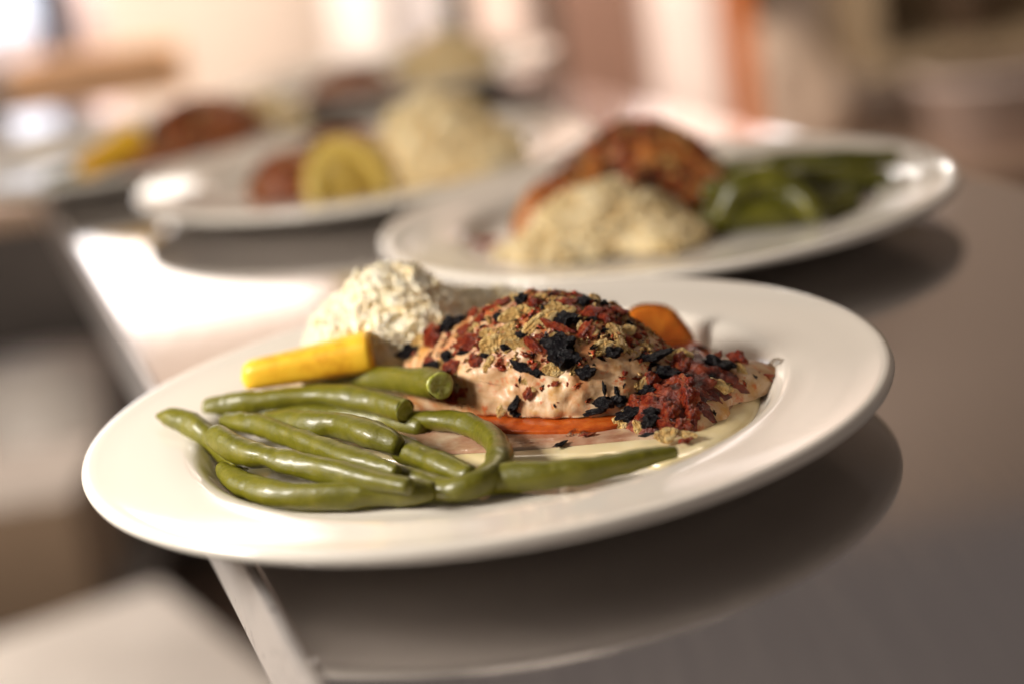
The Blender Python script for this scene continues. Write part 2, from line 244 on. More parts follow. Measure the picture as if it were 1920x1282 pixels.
BREAST = [(.023, .011, .016, .0415, .0295, .031, -.42, 0.0),
          (.039, -.004, .014, .028, .0235, .021, -.2, 0.0),
          (.002, .033, .015, .032, .030, .022, -.5, 0.0),
          (-.018, .070, .010, .034, .024, .014, -.7, 0.0),
          (.068, -.008, .009, .030, .022, .012, -.05, 0.05),
          (.060, -.034, .008, .018, .013, .009, .0, 0.0),
          (.090, -.006, .008, .018, .010, .0075, .1, 0.08)]
BREAST_K = .007

random.seed(4)
scene = bpy.context.scene
COL = scene.collection
PI = math.pi

# ------------------------------------------------------------------ helpers
def tag(o, label=None, cat=None, group=None, kind=None):
    if label: o['label'] = label
    if cat: o['category'] = cat
    if group: o['group'] = group
    if kind: o['kind'] = kind
    return o

def link(name, me, mat=None, parent=None):
    o = bpy.data.objects.new(name, me)
    COL.objects.link(o)
    if mat and not me.materials: me.materials.append(mat)
    if parent: o.parent = parent
    return o

def empty(name, loc=(0, 0, 0), rz=0.0):
    o = bpy.data.objects.new(name, None)
    o.empty_display_size = .02
    COL.objects.link(o)
    o.location = loc
    o.rotation_euler = (0, 0, rz)
    return o

def mesh_from(name, V, F, smooth=True):
    me = bpy.data.meshes.new(name)
    me.from_pydata([tuple(v) for v in V], [], [tuple(f) for f in F])
    me.update()
    if smooth: me.polygons.foreach_set('use_smooth', [True]*len(me.polygons))
    return me

def bm_mesh(name, bm, smooth=False):
    me = bpy.data.meshes.new(name)
    bm.to_mesh(me); bm.free()
    if smooth: me.polygons.foreach_set('use_smooth', [True]*len(me.polygons))
    return me

_ico = {}
def ico(sub):
    if sub not in _ico:
        bm = bmesh.new()
        bmesh.ops.create_icosphere(bm, subdivisions=sub, radius=1)
        bm.verts.ensure_lookup_table()
        V = np.array([v.co[:] for v in bm.verts]); V /= np.linalg.norm(V, axis=1)[:, None]
        F = [[v.index for v in f.verts] for f in bm.faces]
        bm.free()
        _ico[sub] = (V, F)
    return _ico[sub]

def fbm(v, s, oct=3):
    p = Vector(v)*s
    t, a = 0.0, 1.0
    for i in range(oct):
        t += a*noise.noise(p); p = p*2.03 + Vector((3.1, 1.7, 5.3)); a *= .5
    return t

def blob(name, ells, k, centre, sub=5, floor=.0075, amp=.0012, scale=120, amp2=.0003, scale2=500, tmax=.15, seed=0.0):
    """closed skin round a smooth union of ellipsoids, lumpy, flat where it lies on the plate"""
    D, F = ico(sub)
    c = np.array(centre)
    ts = np.linspace(.0005, tmax, 200)
    prev = sdf(c + D*ts[0], ells, k)
    hit = np.full(len(D), ts[0]); done = np.zeros(len(D), bool)
    for t0, t1 in zip(ts[:-1], ts[1:]):
        cur = sdf(c + D*t1, ells, k)
        m = (~done) & (cur > 0)
        fr = np.clip(-prev/(cur - prev + 1e-12), 0, 1)
        hit[m] = (t0 + (t1 - t0)*fr)[m]
        done |= m
        prev = cur
    V = c + D*hit[:, None]
    for i in range(len(V)):
        q = Vector(V[i]) + Vector((seed, seed*.7, 0))
        V[i] += D[i]*(amp*fbm(q, scale) + amp2*fbm(q, scale2, 2))
    if callable(floor):
        V[:, 2] = np.maximum(V[:, 2], [floor(x, y) for x, y in V[:, :2]])
    else:
        V[:, 2] = np.maximum(V[:, 2], floor)
    return mesh_from(name, V, F)

def catmull(pts, n):
    P = [np.array(q) for q in pts]
    P = [2*P[0] - P[1]] + P + [2*P[-1] - P[-2]]
    out = []
    for i in range(1, len(P) - 2):
        for j in range(n):
            t = j/n
            a, b, c, d = P[i-1], P[i], P[i+1], P[i+2]
            out.append(.5*((2*b) + (c - a)*t + (2*a - 5*b + 4*c - d)*t*t + (3*b - a - 3*c + d)*t**3))
    out.append(P[-2])
    return out

def tube(pts, seg=20, n=14, bump=.00035, seed=0.0, open_end=False, oval=1.0, knob=0.0):
    C = catmull(pts, n)
    V, F = [], []
    up = Vector((0, 0, 1))
    m = len(C)
    ring_pos = []
    for i, q in enumerate(C):
        a = C[max(i-1, 0)]; b = C[min(i+1, m-1)]
        t = Vector(b[:3] - a[:3]).normalized()
        s = t.cross(up)
        if s.length < 1e-3: s = Vector((1, 0, 0))
        s.normalize(); u = s.cross(t)
        rr = q[3]
        for j in range(seg):
            w = 2*PI*j/seg
            p0 = Vector(q[:3])
            r = rr*(1 + .05*math.sin(3*w + i*.11 + seed) + knob*noise.noise(Vector((seed*3.1, q[0]*95, q[1]*95))))
            d = s*math.cos(w)*oval + u*math.sin(w)
            nn = noise.noise(Vector((q[0]*170 + seed, q[1]*170, w*.45))) + .5*noise.noise(Vector((q[0]*420, q[1]*420 + seed, w*.9)))
            V.append(tuple(p0 + d*(r + bump*nn*min(1, rr/.003))))
    for i in range(m - 1):
        for j in range(seg):
            k = (j+1) % seg
            F.append((i*seg+j, i*seg+k, (i+1)*seg+k, (i+1)*seg+j))
    def cap(i, sgn):
        a = C[0] if i == 0 else C[-1]
        b = C[1] if i == 0 else C[-2]
        t = Vector(a[:3] - b[:3]).normalized()
        base = i*seg
        prev = list(range(base, base+seg))
        for fr, push in ((.86, .32), (.55, .55), (.22, .64)):
            cur = []
            for j in range(seg):
                p = Vector(V[base+j])
                ctr = Vector(a[:3])
                cur.append(len(V)); V.append(tuple(ctr + (p - ctr)*fr + t*a[3]*push))
            for j in range(seg):
                k = (j+1) % seg
                f = (prev[j], prev[k], cur[k], cur[j])
                F.append(f if sgn > 0 else f[::-1])
            prev = cur
        V.append(tuple(Vector(a[:3]) + t*a[3]*.66)); ci = len(V) - 1
        for j in range(seg):
            k = (j+1) % seg
            f = (prev[j], prev[k], ci)
            F.append(f if sgn > 0 else f[::-1])
    cap(0, -1); 
    if not open_end: cap(m - 1, 1)
    return V, F, C

def box_mesh(name, x0, x1, y0, y1, z0, z1, bev=.003):
    bm = bmesh.new()
    bmesh.ops.create_cube(bm, size=1)
    for v in bm.verts:
        v.co = Vector((x0 + (v.co.x+.5)*(x1-x0), y0 + (v.co.y+.5)*(y1-y0), z0 + (v.co.z+.5)*(z1-z0)))
    if bev: bmesh.ops.bevel(bm, geom=bm.edges[:], offset=bev, segments=2, profile=.6, affect='EDGES')
    return bm_mesh(name, bm)

def lathe(name, prof, seg=96, closed=True):
    V, F = [], []
    n = len(prof)
    for j in range(seg):
        w = 2*PI*j/seg
        for r, z in prof: V.append((r*math.cos(w), r*math.sin(w), z))
    for j in range(seg):
        k = (j+1) % seg
        for i in range(n-1):
            F.append((j*n+i, k*n+i, k*n+i+1, j*n+i+1))
    me = mesh_from(name, V, F)
    bm = bmesh.new(); bm.from_mesh(me)
    bmesh.ops.remove_doubles(bm, verts=bm.verts, dist=1e-6)
    bmesh.ops.recalc_face_normals(bm, faces=bm.faces)
    bm.to_mesh(me); bm.free()
    me.polygons.foreach_set('use_smooth', [True]*len(me.polygons))
    return me

# ------------------------------------------------------------------ materials
class Mat:
    def __init__(s, name, base, rough=.5, **kw):
        s.m = bpy.data.materials.new(name); s.m.use_nodes = True
        s.nt = s.m.node_tree; s.b = s.nt.nodes['Principled BSDF']
        s.b.inputs['Base Color'].default_value = (*base, 1)
        s.b.inputs['Roughness'].default_value = rough
        for k, v in kw.items():
            s.b.inputs[k.replace('_', ' ')].default_value = v
    def node(s, t, **kw):
        n = s.nt.nodes.new(t)
        for k, v in kw.items(): setattr(n, k, v)
        return n
    def l(s, a, b): s.nt.links.new(a, b)
    def coord(s, scale=(1, 1, 1)):
        tc = s.node('ShaderNodeTexCoord'); mp = s.node('ShaderNodeMapping')
        mp.inputs['Scale'].default_value = scale
        s.l(tc.outputs['Object'], mp.inputs['Vector'])
        return mp.outputs['Vector']
    def noise(s, scale, detail=4, rough=.55, vec=None, dist=0.0):
        n = s.node('ShaderNodeTexNoise')
        n.inputs['Scale'].default_value = scale; n.inputs['Detail'].default_value = detail
        n.inputs['Roughness'].default_value = rough; n.inputs['Distortion'].default_value = dist
        s.l(vec if vec is not None else s.coord(), n.inputs['Vector'])
        return n.outputs['Fac']
    def ramp(s, fac, stops):
        r = s.node('ShaderNodeValToRGB')
        while len(r.color_ramp.elements) < len(stops): r.color_ramp.elements.new(.5)
        for e, (p, c) in zip(r.color_ramp.elements, stops):
            e.position = p; e.color = (*c, 1) if len(c) == 3 else c
        s.l(fac, r.inputs['Fac'])
        return r.outputs['Color']
    def mix(s, fac, a, b):
        n = s.node('ShaderNodeMix', data_type='RGBA')
        for v, i in ((fac, n.inputs[0]), (a, n.inputs[6]), (b, n.inputs[7])):
            if hasattr(v, 'links'): s.l(v, i)
            else: i.default_value = v if isinstance(v, float) else (*v, 1)
        return n.outputs[2]
    def base(s, c): s.l(c, s.b.inputs['Base Color'])
    def bump(s, h, strength=.3, dist=.0005):
        n = s.node('ShaderNodeBump'); n.inputs['Strength'].default_value = strength; n.inputs['Distance'].default_value = dist
        s.l(h, n.inputs['Height']); s.l(n.outputs['Normal'], s.b.inputs['Normal'])
    def rough(s, fac, a, b):
        n = s.node('ShaderNodeMapRange'); n.inputs['To Min'].default_value = a; n.inputs['To Max'].default_value = b
        s.l(fac, n.inputs['Value']); s.l(n.outputs['Result'], s.b.inputs['Roughness'])

def sss(M, w, r, scale):
    M.b.inputs['Subsurface Weight'].default_value = w
    M.b.inputs['Subsurface Radius'].default_value = r
    M.b.inputs['Subsurface Scale'].default_value = scale

china = Mat('glazed_white_china', (.82, .76, .67), .16, IOR=1.5)
china.rough(china.noise(60, 3), .06, .12)

steel = Mat('brushed_stainless_steel', (.66, .635, .63), .12, Metallic=1.0)
v = steel.coord((60, 900, 60))
steel.rough(steel.noise(1.0, 5, .7, vec=steel.coord((260, 12, 60))), .03, .13)
steel.bump(steel.noise(1.0, 3, vec=v), .03, .0002)

steel_edge = Mat('worn_steel_edge', (.62, .58, .55), .38, Metallic=.75)
nz = steel_edge.noise(160, 5)
steel_edge.base(steel_edge.ramp(nz, [(.30, (.30, .27, .25)), (.36, (.74, .69, .66)), (1, (.78, .74, .70))]))
steel_edge.rough(steel_edge.noise(50, 4), .24, .42)

bean_m = Mat('cooked_green_bean_skin', (.16, .19, .03), .33, IOR=1.4)
n1 = bean_m.noise(140, 5, .65); n2 = bean_m.noise(900, 3)
bean_m.base(bean_m.mix(n2, bean_m.ramp(n1, [(.28, (.055, .060, .002)), (.50, (.122, .118, .003)), (.70, (.20, .175, .010))]), (.15, .135, .006)))
bean_m.rough(bean_m.noise(300, 3), .22, .5)
bean_m.bump(bean_m.noise(520, 6, .72), .6, .0006)
sss(bean_m, .18, (.5, .6, .1), .002)
bean_m.b.inputs['Coat Weight'].default_value = .30; bean_m.b.inputs['Coat Roughness'].default_value = .2

bean_in = Mat('pale_bean_flesh', (.40, .40, .08), .35)
n1 = bean_in.noise(700, 3)
bean_in.base(bean_in.ramp(n1, [(.35, (.34, .35, .03)), (.65, (.52, .52, .16))]))
sss(bean_in, .2, (.5, .6, .1), .002)

squash_m = Mat('yellow_squash', (.78, .46, .02), .42)
n1 = squash_m.noise(75, 5, .65)
squash_m.base(squash_m.ramp(n1, [(.32, (.72, .32, .012)), (.5, (.92, .53, .03)), (.8, (.95, .62, .05))]))
squash_m.bump(squash_m.noise(500, 3), .15, .0003)
sss(squash_m, .25, (1, .6, .1), .003)

rice_m = Mat('cooked_rice', (.80, .66, .40), .42)
n1 = rice_m.noise(130, 4)
rice_m.base(rice_m.ramp(n1, [(.25, (.93, .73, .42)), (.5, (.97, .84, .58)), (.8, (.98, .91, .73))]))
sss(rice_m, .5, (1, .9, .75), .004)

chick = Mat('roast_chicken', (.62, .40, .22), .4)
n1 = chick.noise(70, 6, .65, dist=.8); n2 = chick.noise(260, 5, .65); n3 = chick.noise(75, 4, .6); n4 = chick.noise(110, 3, .5)
c1 = chick.ramp(n1, [(.30, (.42, .16, .04)), (.43, (.58, .31, .13)), (.55, (.68, .45, .25)), (.70, (.80, .62, .42))])
c2 = chick.ramp(n2, [(.56, (0, 0, 0)), (.66, (1, 1, 1))])
c3 = chick.mix(c2, c1, (.60, .15, .04))
c4 = chick.ramp(n3, [(.55, (0, 0, 0)), (.66, (.85, .85, .85))])
c5 = chick.mix(c4, c3, (.58, .28, .04))
c6 = chick.ramp(n4, [(.64, (0, 0, 0)), (.74, (.8, .8, .8))])
c7 = chick.mix(c6, c5, (.40, .14, .04))
sx = chick.node('ShaderNodeSeparateXYZ'); chick.l(chick.coord(), sx.inputs[0])
mr = chick.node('ShaderNodeMapRange'); chick.l(sx.outputs['Z'], mr.inputs['Value'])
mr.inputs['From Min'].default_value = .026; mr.inputs['From Max'].default_value = .040
mm = chick.node('ShaderNodeMath', operation='MULTIPLY')
stain = chick.ramp(chick.noise(170, 5, .65), [(.42, (0, 0, 0)), (.56, (1, 1, 1))])
chick.l(mr.outputs['Result'], mm.inputs[0]); chick.l(stain, mm.inputs[1])
chick.base(chick.mix(mm.outputs[0], c7, (.44, .11, .025)))
fib = chick.noise(1.0, 4, .6, vec=chick.coord((420, 420, 110)), dist=.8)
chick.bump(fib, .22, .0010)
chick.rough(chick.noise(200, 3), .34, .62)
chick.b.inputs['Coat Weight'].default_value = .10; chick.b.inputs['Coat Roughness'].default_value = .15
sss(chick, .16, (1, .6, .35), .004)

tomato_m = Mat('cooked_tomato', (.55, .10, .012), .25)
n1 = tomato_m.noise(140, 4)
tomato_m.base(tomato_m.ramp(n1, [(.3, (.30, .045, .008)), (.55, (.52, .10, .012)), (.8, (.68, .20, .03))]))
tomato_m.bump(tomato_m.noise(700, 3), .3, .0005)
sss(tomato_m, .25, (1, .3, .1), .003)
skin_m = Mat('browned_tomato_skin', (.42, .20, .035), .35)
n1 = skin_m.noise(220, 4)
skin_m.base(skin_m.ramp(n1, [(.34, (.10, .05, .01)), (.45, (.46, .20, .03)), (.8, (.62, .34, .06))]))

red_m = Mat('red_tomato_crumb', (.36, .035, .018), .34)
n1 = red_m.noise(1.3, 5)
red_m.base(red_m.ramp(n1, [(.3, (.22, .018, .008)), (.46, (.58, .070, .022)), (.62, (.72, .17, .05)), (.80, (.82, .44, .20))]))
red_m.bump(red_m.noise(3.2, 5, .65), .9, .10)
red_m.rough(red_m.noise(3, 2), .16, .45)
sss(red_m, .12, (1, .25, .1), .0010)

dark_m = Mat('dark_olive_crumb', (.012, .009, .014), .38, Specular_IOR_Level=.35)
n1 = dark_m.noise(2.2, 6, .7)
dark_m.base(dark_m.ramp(n1, [(.35, (.005, .004, .007)), (.54, (.013, .009, .014)), (.62, (.04, .025, .024)), (.74, (.20, .12, .06))]))
dark_m.bump(dark_m.noise(3.0, 6, .72), 1.0, .25)
dark_m.rough(dark_m.noise(3, 2), .16, .6)

flake_m = Mat('toasted_pale_flake', (.62, .44, .22), .4)
n1 = flake_m.noise(1.1, 5)
flake_m.base(flake_m.ramp(n1, [(.3, (.72, .34, .07)), (.5, (.94, .60, .20)), (.75, (.97, .78, .42))]))
flake_m.bump(flake_m.noise(2.6, 4), .7, .08)
flake_m.b.inputs['Coat Weight'].default_value = .08; flake_m.b.inputs['Coat Roughness'].default_value = .2

cream_m = Mat('pale_cream_sauce', (.66, .56, .30), .18)
n1 = cream_m.noise(50, 3)
cream_m.base(cream_m.ramp(n1, [(.35, (.76, .61, .32)), (.65, (.86, .73, .44))]))
sss(cream_m, .2, (1, .8, .4), .003)
juice_m = Mat('brown_meat_juice', (.30, .13, .06), .12)
n1 = juice_m.noise(90, 4)
juice_m.base(juice_m.ramp(n1, [(.3, (.36, .15, .08)), (.5, (.50, .29, .18)), (.72, (.66, .50, .34))]))
juice_m.bump(juice_m.noise(170, 3), .35, .0012)
clear_m = Mat('clear_bubble_film', (.95, .92, .85), .02, IOR=1.33, Transmission_Weight=1.0)

def plain(name, col, rough=.6, var=.12, sc=8, metal=0.0):
    M = Mat(name, col, rough, Metallic=metal)
    n = M.noise(sc, 4)
    M.base(M.ramp(n, [(.3, tuple(max(0, c*(1-var)) for c in col)), (.7, tuple(min(1, c*(1+var)) for c in col))]))
    return M.m

# ------------------------------------------------------------------ the steel counter
EX = lambda y: -.0535 - .272*(y + .1707)           # left edge
RX = lambda y: .275 - .3055*(y - .257)             # right edge
counter = tag(empty('steel_counter', (0, .2, 0)), 'long brushed stainless steel counter carrying all five plates', 'counter')
def slab(name, xl, xr, y0, y1, z0, z1, mat, bev):
    bm = bmesh.new()
    P = [(xl(y0), y0), (xr(y0), y0), (xr(y1), y1), (xl(y1), y1)]
    lo = [bm.verts.new((x, y - .2, z0)) for x, y in P]; hi = [bm.verts.new((x, y - .2, z1)) for x, y in P]
    bm.faces.new(hi); bm.faces.new(lo[::-1])
    for i in range(4):
        j = (i+1) % 4
        bm.faces.new((lo[i], lo[j], hi[j], hi[i]))
    bmesh.ops.recalc_face_normals(bm, faces=bm.faces)
    if bev: bmesh.ops.bevel(bm, geom=[e for e in bm.edges], offset=bev, segments=3, profile=.5, affect='EDGES')
    return link(name, bm_mesh(name, bm, False), mat, counter)
slab('top_panel', EX, RX, -.42, 1.12, -.034, 0, steel.m, .0012)
slab('edge_strip', lambda y: EX(y) - .0035, lambda y: EX(y) - .0002, -.42, 1.12, -.036, -.0006, steel_edge.m, .0006)
slab('underframe', lambda y: EX(y) + .05, lambda y: RX(y) - .05, -.36, 1.05, -.10, -.0345, plain('dark_steel', (.10, .09, .08), .5, metal=.6), 0)

# ------------------------------------------------------------------ plates
prof = [(0, .0064), (.060, .0062), (.088, .0063), (.0935, .0068), (.0965, .0085), (.0990, .0118), (.1012, .0141), (.1035, .0153), (.1065, .0160), (.1150, .0168), (.1270, .0182),
        (.1345, .0192), (.1366, .0197), (.1384, .0197), (.1396, .0189), (.1401, .0175), (.1397, .0161), (.1384, .0151), (.1340, .0143), (.1180, .0120), (.1060, .0094),
        (.0960, .0036), (.0860, .0028), (.0835, .0010), (.0820, .0002), (.0795, .0002), (.0780, .0012), (.0765, .0026), (.0400, .0028), (0, .0028)]
plate_me = lathe('plate', prof, 160)
plate_me.materials.append(china.m)
PL = [(0, 0, 'white china plate in sharp focus at the front, with chicken, green beans and rice'),
      (.1000, .2620, 'blurred white china plate directly behind the front plate, green beans at its right end'),
      (-.0515, .4995, 'blurred white china plate in the middle distance with a yellow squash slice standing on it'),
      (-.2445, .7045, 'white china plate farthest left, hanging over the counter edge'),
      (-.040, .900, 'farthest white china plate at the end of the counter, strongly blurred')]
for i, (x, y, lb) in enumerate(PL):
    o = link('dinner_plate', plate_me)
    o.location = (x, y, 0); o.rotation_euler.z = i*1.3
    tag(o, lb, 'plate', 'plates of food lined up on the counter')

# ------------------------------------------------------------------ sauce on the front plate
def pool(name, outline, z, th, mat, label, n=72):
    """flat puddle with a rounded rim, outline given as points round its middle"""
    C = catmull([(*q, 0, 0) for q in outline] + [(*outline[0], 0, 0)], 10)[:-1]
    cx = sum(c[0] for c in C)/len(C); cy = sum(c[1] for c in C)/len(C)
    V, F = [], []
    rings = ((1.0, 0), (.99, .45), (.965, .8), (.92, .97), (.7, 1.0), (.35, 1.0))
    m = len(C)
    for fr, h in rings:
        for c in C:
            x = cx + (c[0]-cx)*fr; y = cy + (c[1]-cy)*fr
            V.append((x, y, z + th*h + .00012*noise.noise(Vector((x*90, y*90, 1)))*(h > .9)))
    for i in range(len(rings)-1):
        for j in range(m):
            k = (j+1) % m
            F.append((i*m+j, i*m+k, (i+1)*m+k, (i+1)*m+j))
    V.append((cx, cy, z+th))
    for j in range(m): F.append(((len(rings)-1)*m+j, (len(rings)-1)*m+(j+1) % m, len(V)-1))
    o = link(name, mesh_from(name, V, F), mat)
    return tag(o, label, 'sauce')
ring = [(.0948*math.cos(math.radians(a)), .0948*math.sin(math.radians(a))) for a in range(-44, 150, 12)]
ring += [(-.060, .020), (-.045, -.015), (-.022, -.034), (.000, -.047), (.022, -.054), (.042, -.062), (.056, -.0715)]
pool('cream_sauce', ring, .0063, .0033, cream_m.m, 'pale yellow cream sauce pooled in the well under the chicken')
pool('meat_juice', [(-.042, -.012), (-.022, -.030), (-.004, -.037), (.010, -.0405), (.028, -.0440), (.046, -.0470), (.060, -.0500), (.074, -.0400), (.084, -.0220), (.088, -.004), (.06, .012), (.02, .03), (-.02, .02), (-.045, .005)],
     .0096, .0008, juice_m.m, 'brown meat juice spread over the cream sauce in front of the tomato slice')

# ------------------------------------------------------------------ tomato slices
bright_tomato = Mat('bright_tomato_flesh', (.86, .24, .02), .3)
n1 = bright_tomato.noise(140, 4)
bright_tomato.base(bright_tomato.ramp(n1, [(.3, (.78, .16, .012)), (.6, (.90, .27, .022)), (.85, (.92, .38, .05))]))
sss(bright_tomato, .3, (1, .4, .1), .003)
def tomato_slice(R, th, label, loc, rot, seed):
    n = 72
    V, F = [], []
    pr = [(0, th), (.4, th*.97), (.8, th), (.93, th*.98), (.985, th*.8), (1.0, th*.45), (.99, th*.15), (.95, 0), (.5, 0), (0, 0)]
    for j in range(n):
        w = 2*PI*j/n
        k = 1 + .03*math.sin(3*w + seed) + .02*math.sin(7*w + seed*2)
        for i, (r, z) in enumerate(pr):
            q = .0004*noise.noise(Vector((r*4*math.cos(w) + seed, r*4*math.sin(w), z*100)))
            V.append((r*R*k*math.cos(w), r*R*k*math.sin(w), z + q*(0 < i < len(pr)-1)))
    m = len(pr)
    for j in range(n):
        k = (j+1) % n
        for i in range(m-1): F.append((j*m+i, j*m+i+1, k*m+i+1, k*m+i))
    me = mesh_from('tomato_slice', V, F)
    bm = bmesh.new(); bm.from_mesh(me); bmesh.ops.remove_doubles(bm, verts=bm.verts, dist=1e-6)
    bmesh.ops.recalc_face_normals(bm, faces=bm.faces); bm.to_mesh(me); bm.free()
    me.polygons.foreach_set('use_smooth', [True]*len(me.polygons))
    o = link('tomato_slice', me, tomato_m.m)
    o.location = loc; o.rotation_euler = rot
    if seed > 2: o.data.materials[0] = bright_tomato.m
    tag(o, label, 'tomato slice')
    V, F = [], []
    for j in range(n):
        w = 2*PI*j/n
        k = 1 + .03*math.sin(3*w + seed) + .02*math.sin(7*w + seed*2)
        for i in range(8):
            a = 2*PI*i/8
            V.append(((R*k + .0004 + .0005*math.cos(a))*math.cos(w), (R*k + .0004 + .0005*math.cos(a))*math.sin(w), th*.5 + th*.40*math.sin(a)))
    for j in range(n):
        k = (j+1) % n
        for i in range(8): F.append((j*8+i, k*8+i, k*8+(i+1) % 8, j*8+(i+1) % 8))
    link('tomato_skin', mesh_from('tomato_skin', V, F), skin_m.m if seed > 2 else tomato_m.m, o)
    return o
tomato_slice(.0490, .0045, 'orange red tomato slice lying flat under the front of the chicken', (.0335, .0165, .0086), (.012, -.008, .4), 1.0)
tomato_slice(.0150, .0038, 'bright orange tomato slice with a browned rim leaning up behind the chicken on the right', (.064, .044, .0125), (math.radians(58), math.radians(14), .1), 3.0)

# ------------------------------------------------------------------ topping pieces: a few shapes of each kind, shared
def piece(kind, i):
    s = i*7.3
    if kind == 'pale_flake':
        D, F = ico(4)
        V = D.copy()
        for k in range(len(V)):
            x, y, z = D[k]
            q = 1 + .38*fbm((x + s, y, z), 1.3, 2) + .05*fbm((x, y + s, z), 5, 2)
            V[k] = (x*q, y*q*(.9 + .25*x), z*.42*q + .55*(x*x - .35)*(.5 + .4*math.sin(s)) + .25*y*y*math.cos(s) + .05*fbm((x + s, y, z), 3, 2))
        return mesh_from('pale_flake', V, F), flake_m.m
    if kind == 'red_crumb':
        D, F = ico(4)
        V = D.copy()
        for k in range(len(V)):
            x, y, z = D[k]
            q = 1 + .55*fbm((x + s, y, z), 1.3, 2) + .14*fbm((x, y + s, z), 3.2, 2) - .12*abs(fbm((x, y, z + s), 2.6, 2))
            V[k] = (x*q, y*q, z*q*.8 + .25*math.sin(2.2*x + s))
        return mesh_from('red_crumb', V, F), red_m.m
    if kind == 'dark_crumb':
        D, F = ico(4)
        V = D.copy()
        for k in range(len(V)):
            x, y, z = D[k]
            q = 1 + .60*fbm((x + s, y, z), 1.3, 2) - .30*abs(fbm((x, y + s, z), 2.2, 2)) + .07*fbm((x, y, z + s), 5, 2)
            V[k] = (x*q*(1 + .15*abs(x)), y*q*(1 - .25*abs(x)), z*q*.8 + .34*math.sin(3*x + s)*math.cos(2.4*y + s) + .08*fbm((x + s, y, z), 4, 2))
        return mesh_from('dark_crumb', V, F), dark_m.m
    V, F, C = tube([(-1, 0, 0, .10), (-.3, .15, .1, .13), (.3, -.05, .15, .12), (1, .1, 0, .05)], seg=8, n=5, bump=0)
    V2, F2, C2 = tube([(-.25, .12, .1, .09), (-.1, -.5, .1, .06), (.0, -.9, .05, .03)], seg=6, n=4, bump=0)
    k = len(V)
    return mesh_from('herb_sprig', V + V2, F + [tuple(a + k for a in f) for f in F2]), dark_m.m
PIECES = {}
for kd in ('pale_flake', 'red_crumb', 'dark_crumb', 'herb_sprig'):
    PIECES[kd] = []
    for i in range(9 if kd != 'herb_sprig' else 1):
        me, m = piece(kd, i + 1)
        me.materials.append(m)
        PIECES[kd].append(me)

SMALL = {}
for kd in ('pale_flake', 'red_crumb', 'dark_crumb'):
    SMALL[kd] = []
    D2, F2_ = ico(2)
    for i in range(9):
        src = PIECES[kd][i]
        SMALL[kd].append(mesh_from('crumb', [src.vertices[k].co[:] for k in range(len(D2))], F2_))

def set_piece(o, q, nrm, ax, L, W, T, sink=.25):
    n = Vector(nrm).normalized(); a = Vector(ax); a = (a - n*a.dot(n)).normalized(); b = n.cross(a)
    M = Matrix(((a.x*L/2, b.x*W/2, n.x*T/2, 0), (a.y*L/2, b.y*W/2, n.y*T/2, 0), (a.z*L/2, b.z*W/2, n.z*T/2, 0), (0, 0, 0, 1)))
    M.translation = Vector(q) + n*T*sink
    o.matrix_world = M

def scatter_on(me, count, box, sizes, kinds, seed, fall=None):
    """many tiny crumbs on the upper side of a mesh, as one mesh"""
    rnd = random.Random(seed)
    out = {k: ([], []) for k in kinds}
    ps = [p for p in me.polygons if p.normal.z > .1 and box[0] < p.center.x < box[1] and box[2] < p.center.y < box[3] and p.center.z > .011]
    for _ in range(count):
        p = rnd.choice(ps)
        if fall and rnd.random() > fall(p.center): continue
        kd = rnd.choice(kinds)
        src = SMALL[kd][rnd.randrange(9)]
        s = rnd.uniform(*sizes)
        R = Matrix.Rotation(rnd.uniform(0, 6.28), 3, 'Z')
        rot = p.normal.to_track_quat('Z', 'X').to_matrix() @ R
        V, F = out[kd]; k = len(V)
        sx, sy, sz = s*rnd.uniform(.7, 1.5), s*rnd.uniform(.4, .9), s*rnd.uniform(.3, .6)
        V += [tuple(p.center + p.normal*sz*.3 + rot @ Vector((v.co.x*sx, v.co.y*sy, v.co.z*sz))) for v in src.vertices]
        F += [tuple(a + k for a in q.vertices) for q in src.polygons]
    return out

# ------------------------------------------------------------------ chicken on the front plate
breast = link('chicken_breast', blob('chicken_breast', BREAST, BREAST_K, (.03, .006, .016), 6,
            lambda x, y: .0092 + .0038*min(1, max(0, (.046 - math.hypot(x - .0335, y - .0165))/.003)), .0019, 85, .0008, 300), chick.m)
tag(breast, 'sharp herb crusted chicken breast under red, dark and pale crumbs on the front plate', 'chicken')
glaze_m = Mat('dark_red_glaze', (.10, .016, .007), .2)
n1 = glaze_m.noise(200, 5)
glaze_m.base(glaze_m.ramp(n1, [(.35, (.035, .008, .005)), (.5, (.15, .020, .008)), (.7, (.36, .06, .016)), (.85, (.55, .26, .09))]))
glaze_m.bump(glaze_m.noise(480, 5, .65), .9, .0015)
link('tomato_glaze', blob('tomato_glaze', [(.066, -.011, .0105, .026, .0205, .0128, .1, .06), (.060, -.033, .0085, .0165, .0135, .0102, 0, 0)], .006, (.063, -.018, .011), 5, .0095, .0026, 170, .0009, 520), glaze_m.m, breast)
link('tomato_glaze', blob('tomato_glaze', [(-.024, .060, .012, .022, .018, .0165, -.5, 0)], .006, (-.024, .06, .013), 4, .0095, .0026, 170, .0009, 520), glaze_m.m, breast)
for i, (kd, q, nr, ax, L, W) in enumerate(TOPPING):
    o = bpy.data.objects.new(kd, PIECES[kd][(i*5) % len(PIECES[kd])])
    COL.objects.link(o); o.parent = breast
    ny = abs(nr[2])
    T_ = {'pale_flake': .55, 'red_crumb': .9, 'dark_crumb': .95, 'herb_sprig': 1.0}[kd]*W
    k_ = {'dark_crumb': .88, 'pale_flake': 1.22}.get(kd, 1.08)
    set_piece(o, q, nr, ax, L*k_, W*1.12*k_*(1 + .35*ny), max(T_, .0011), .5 if kd == 'pale_flake' else .25)
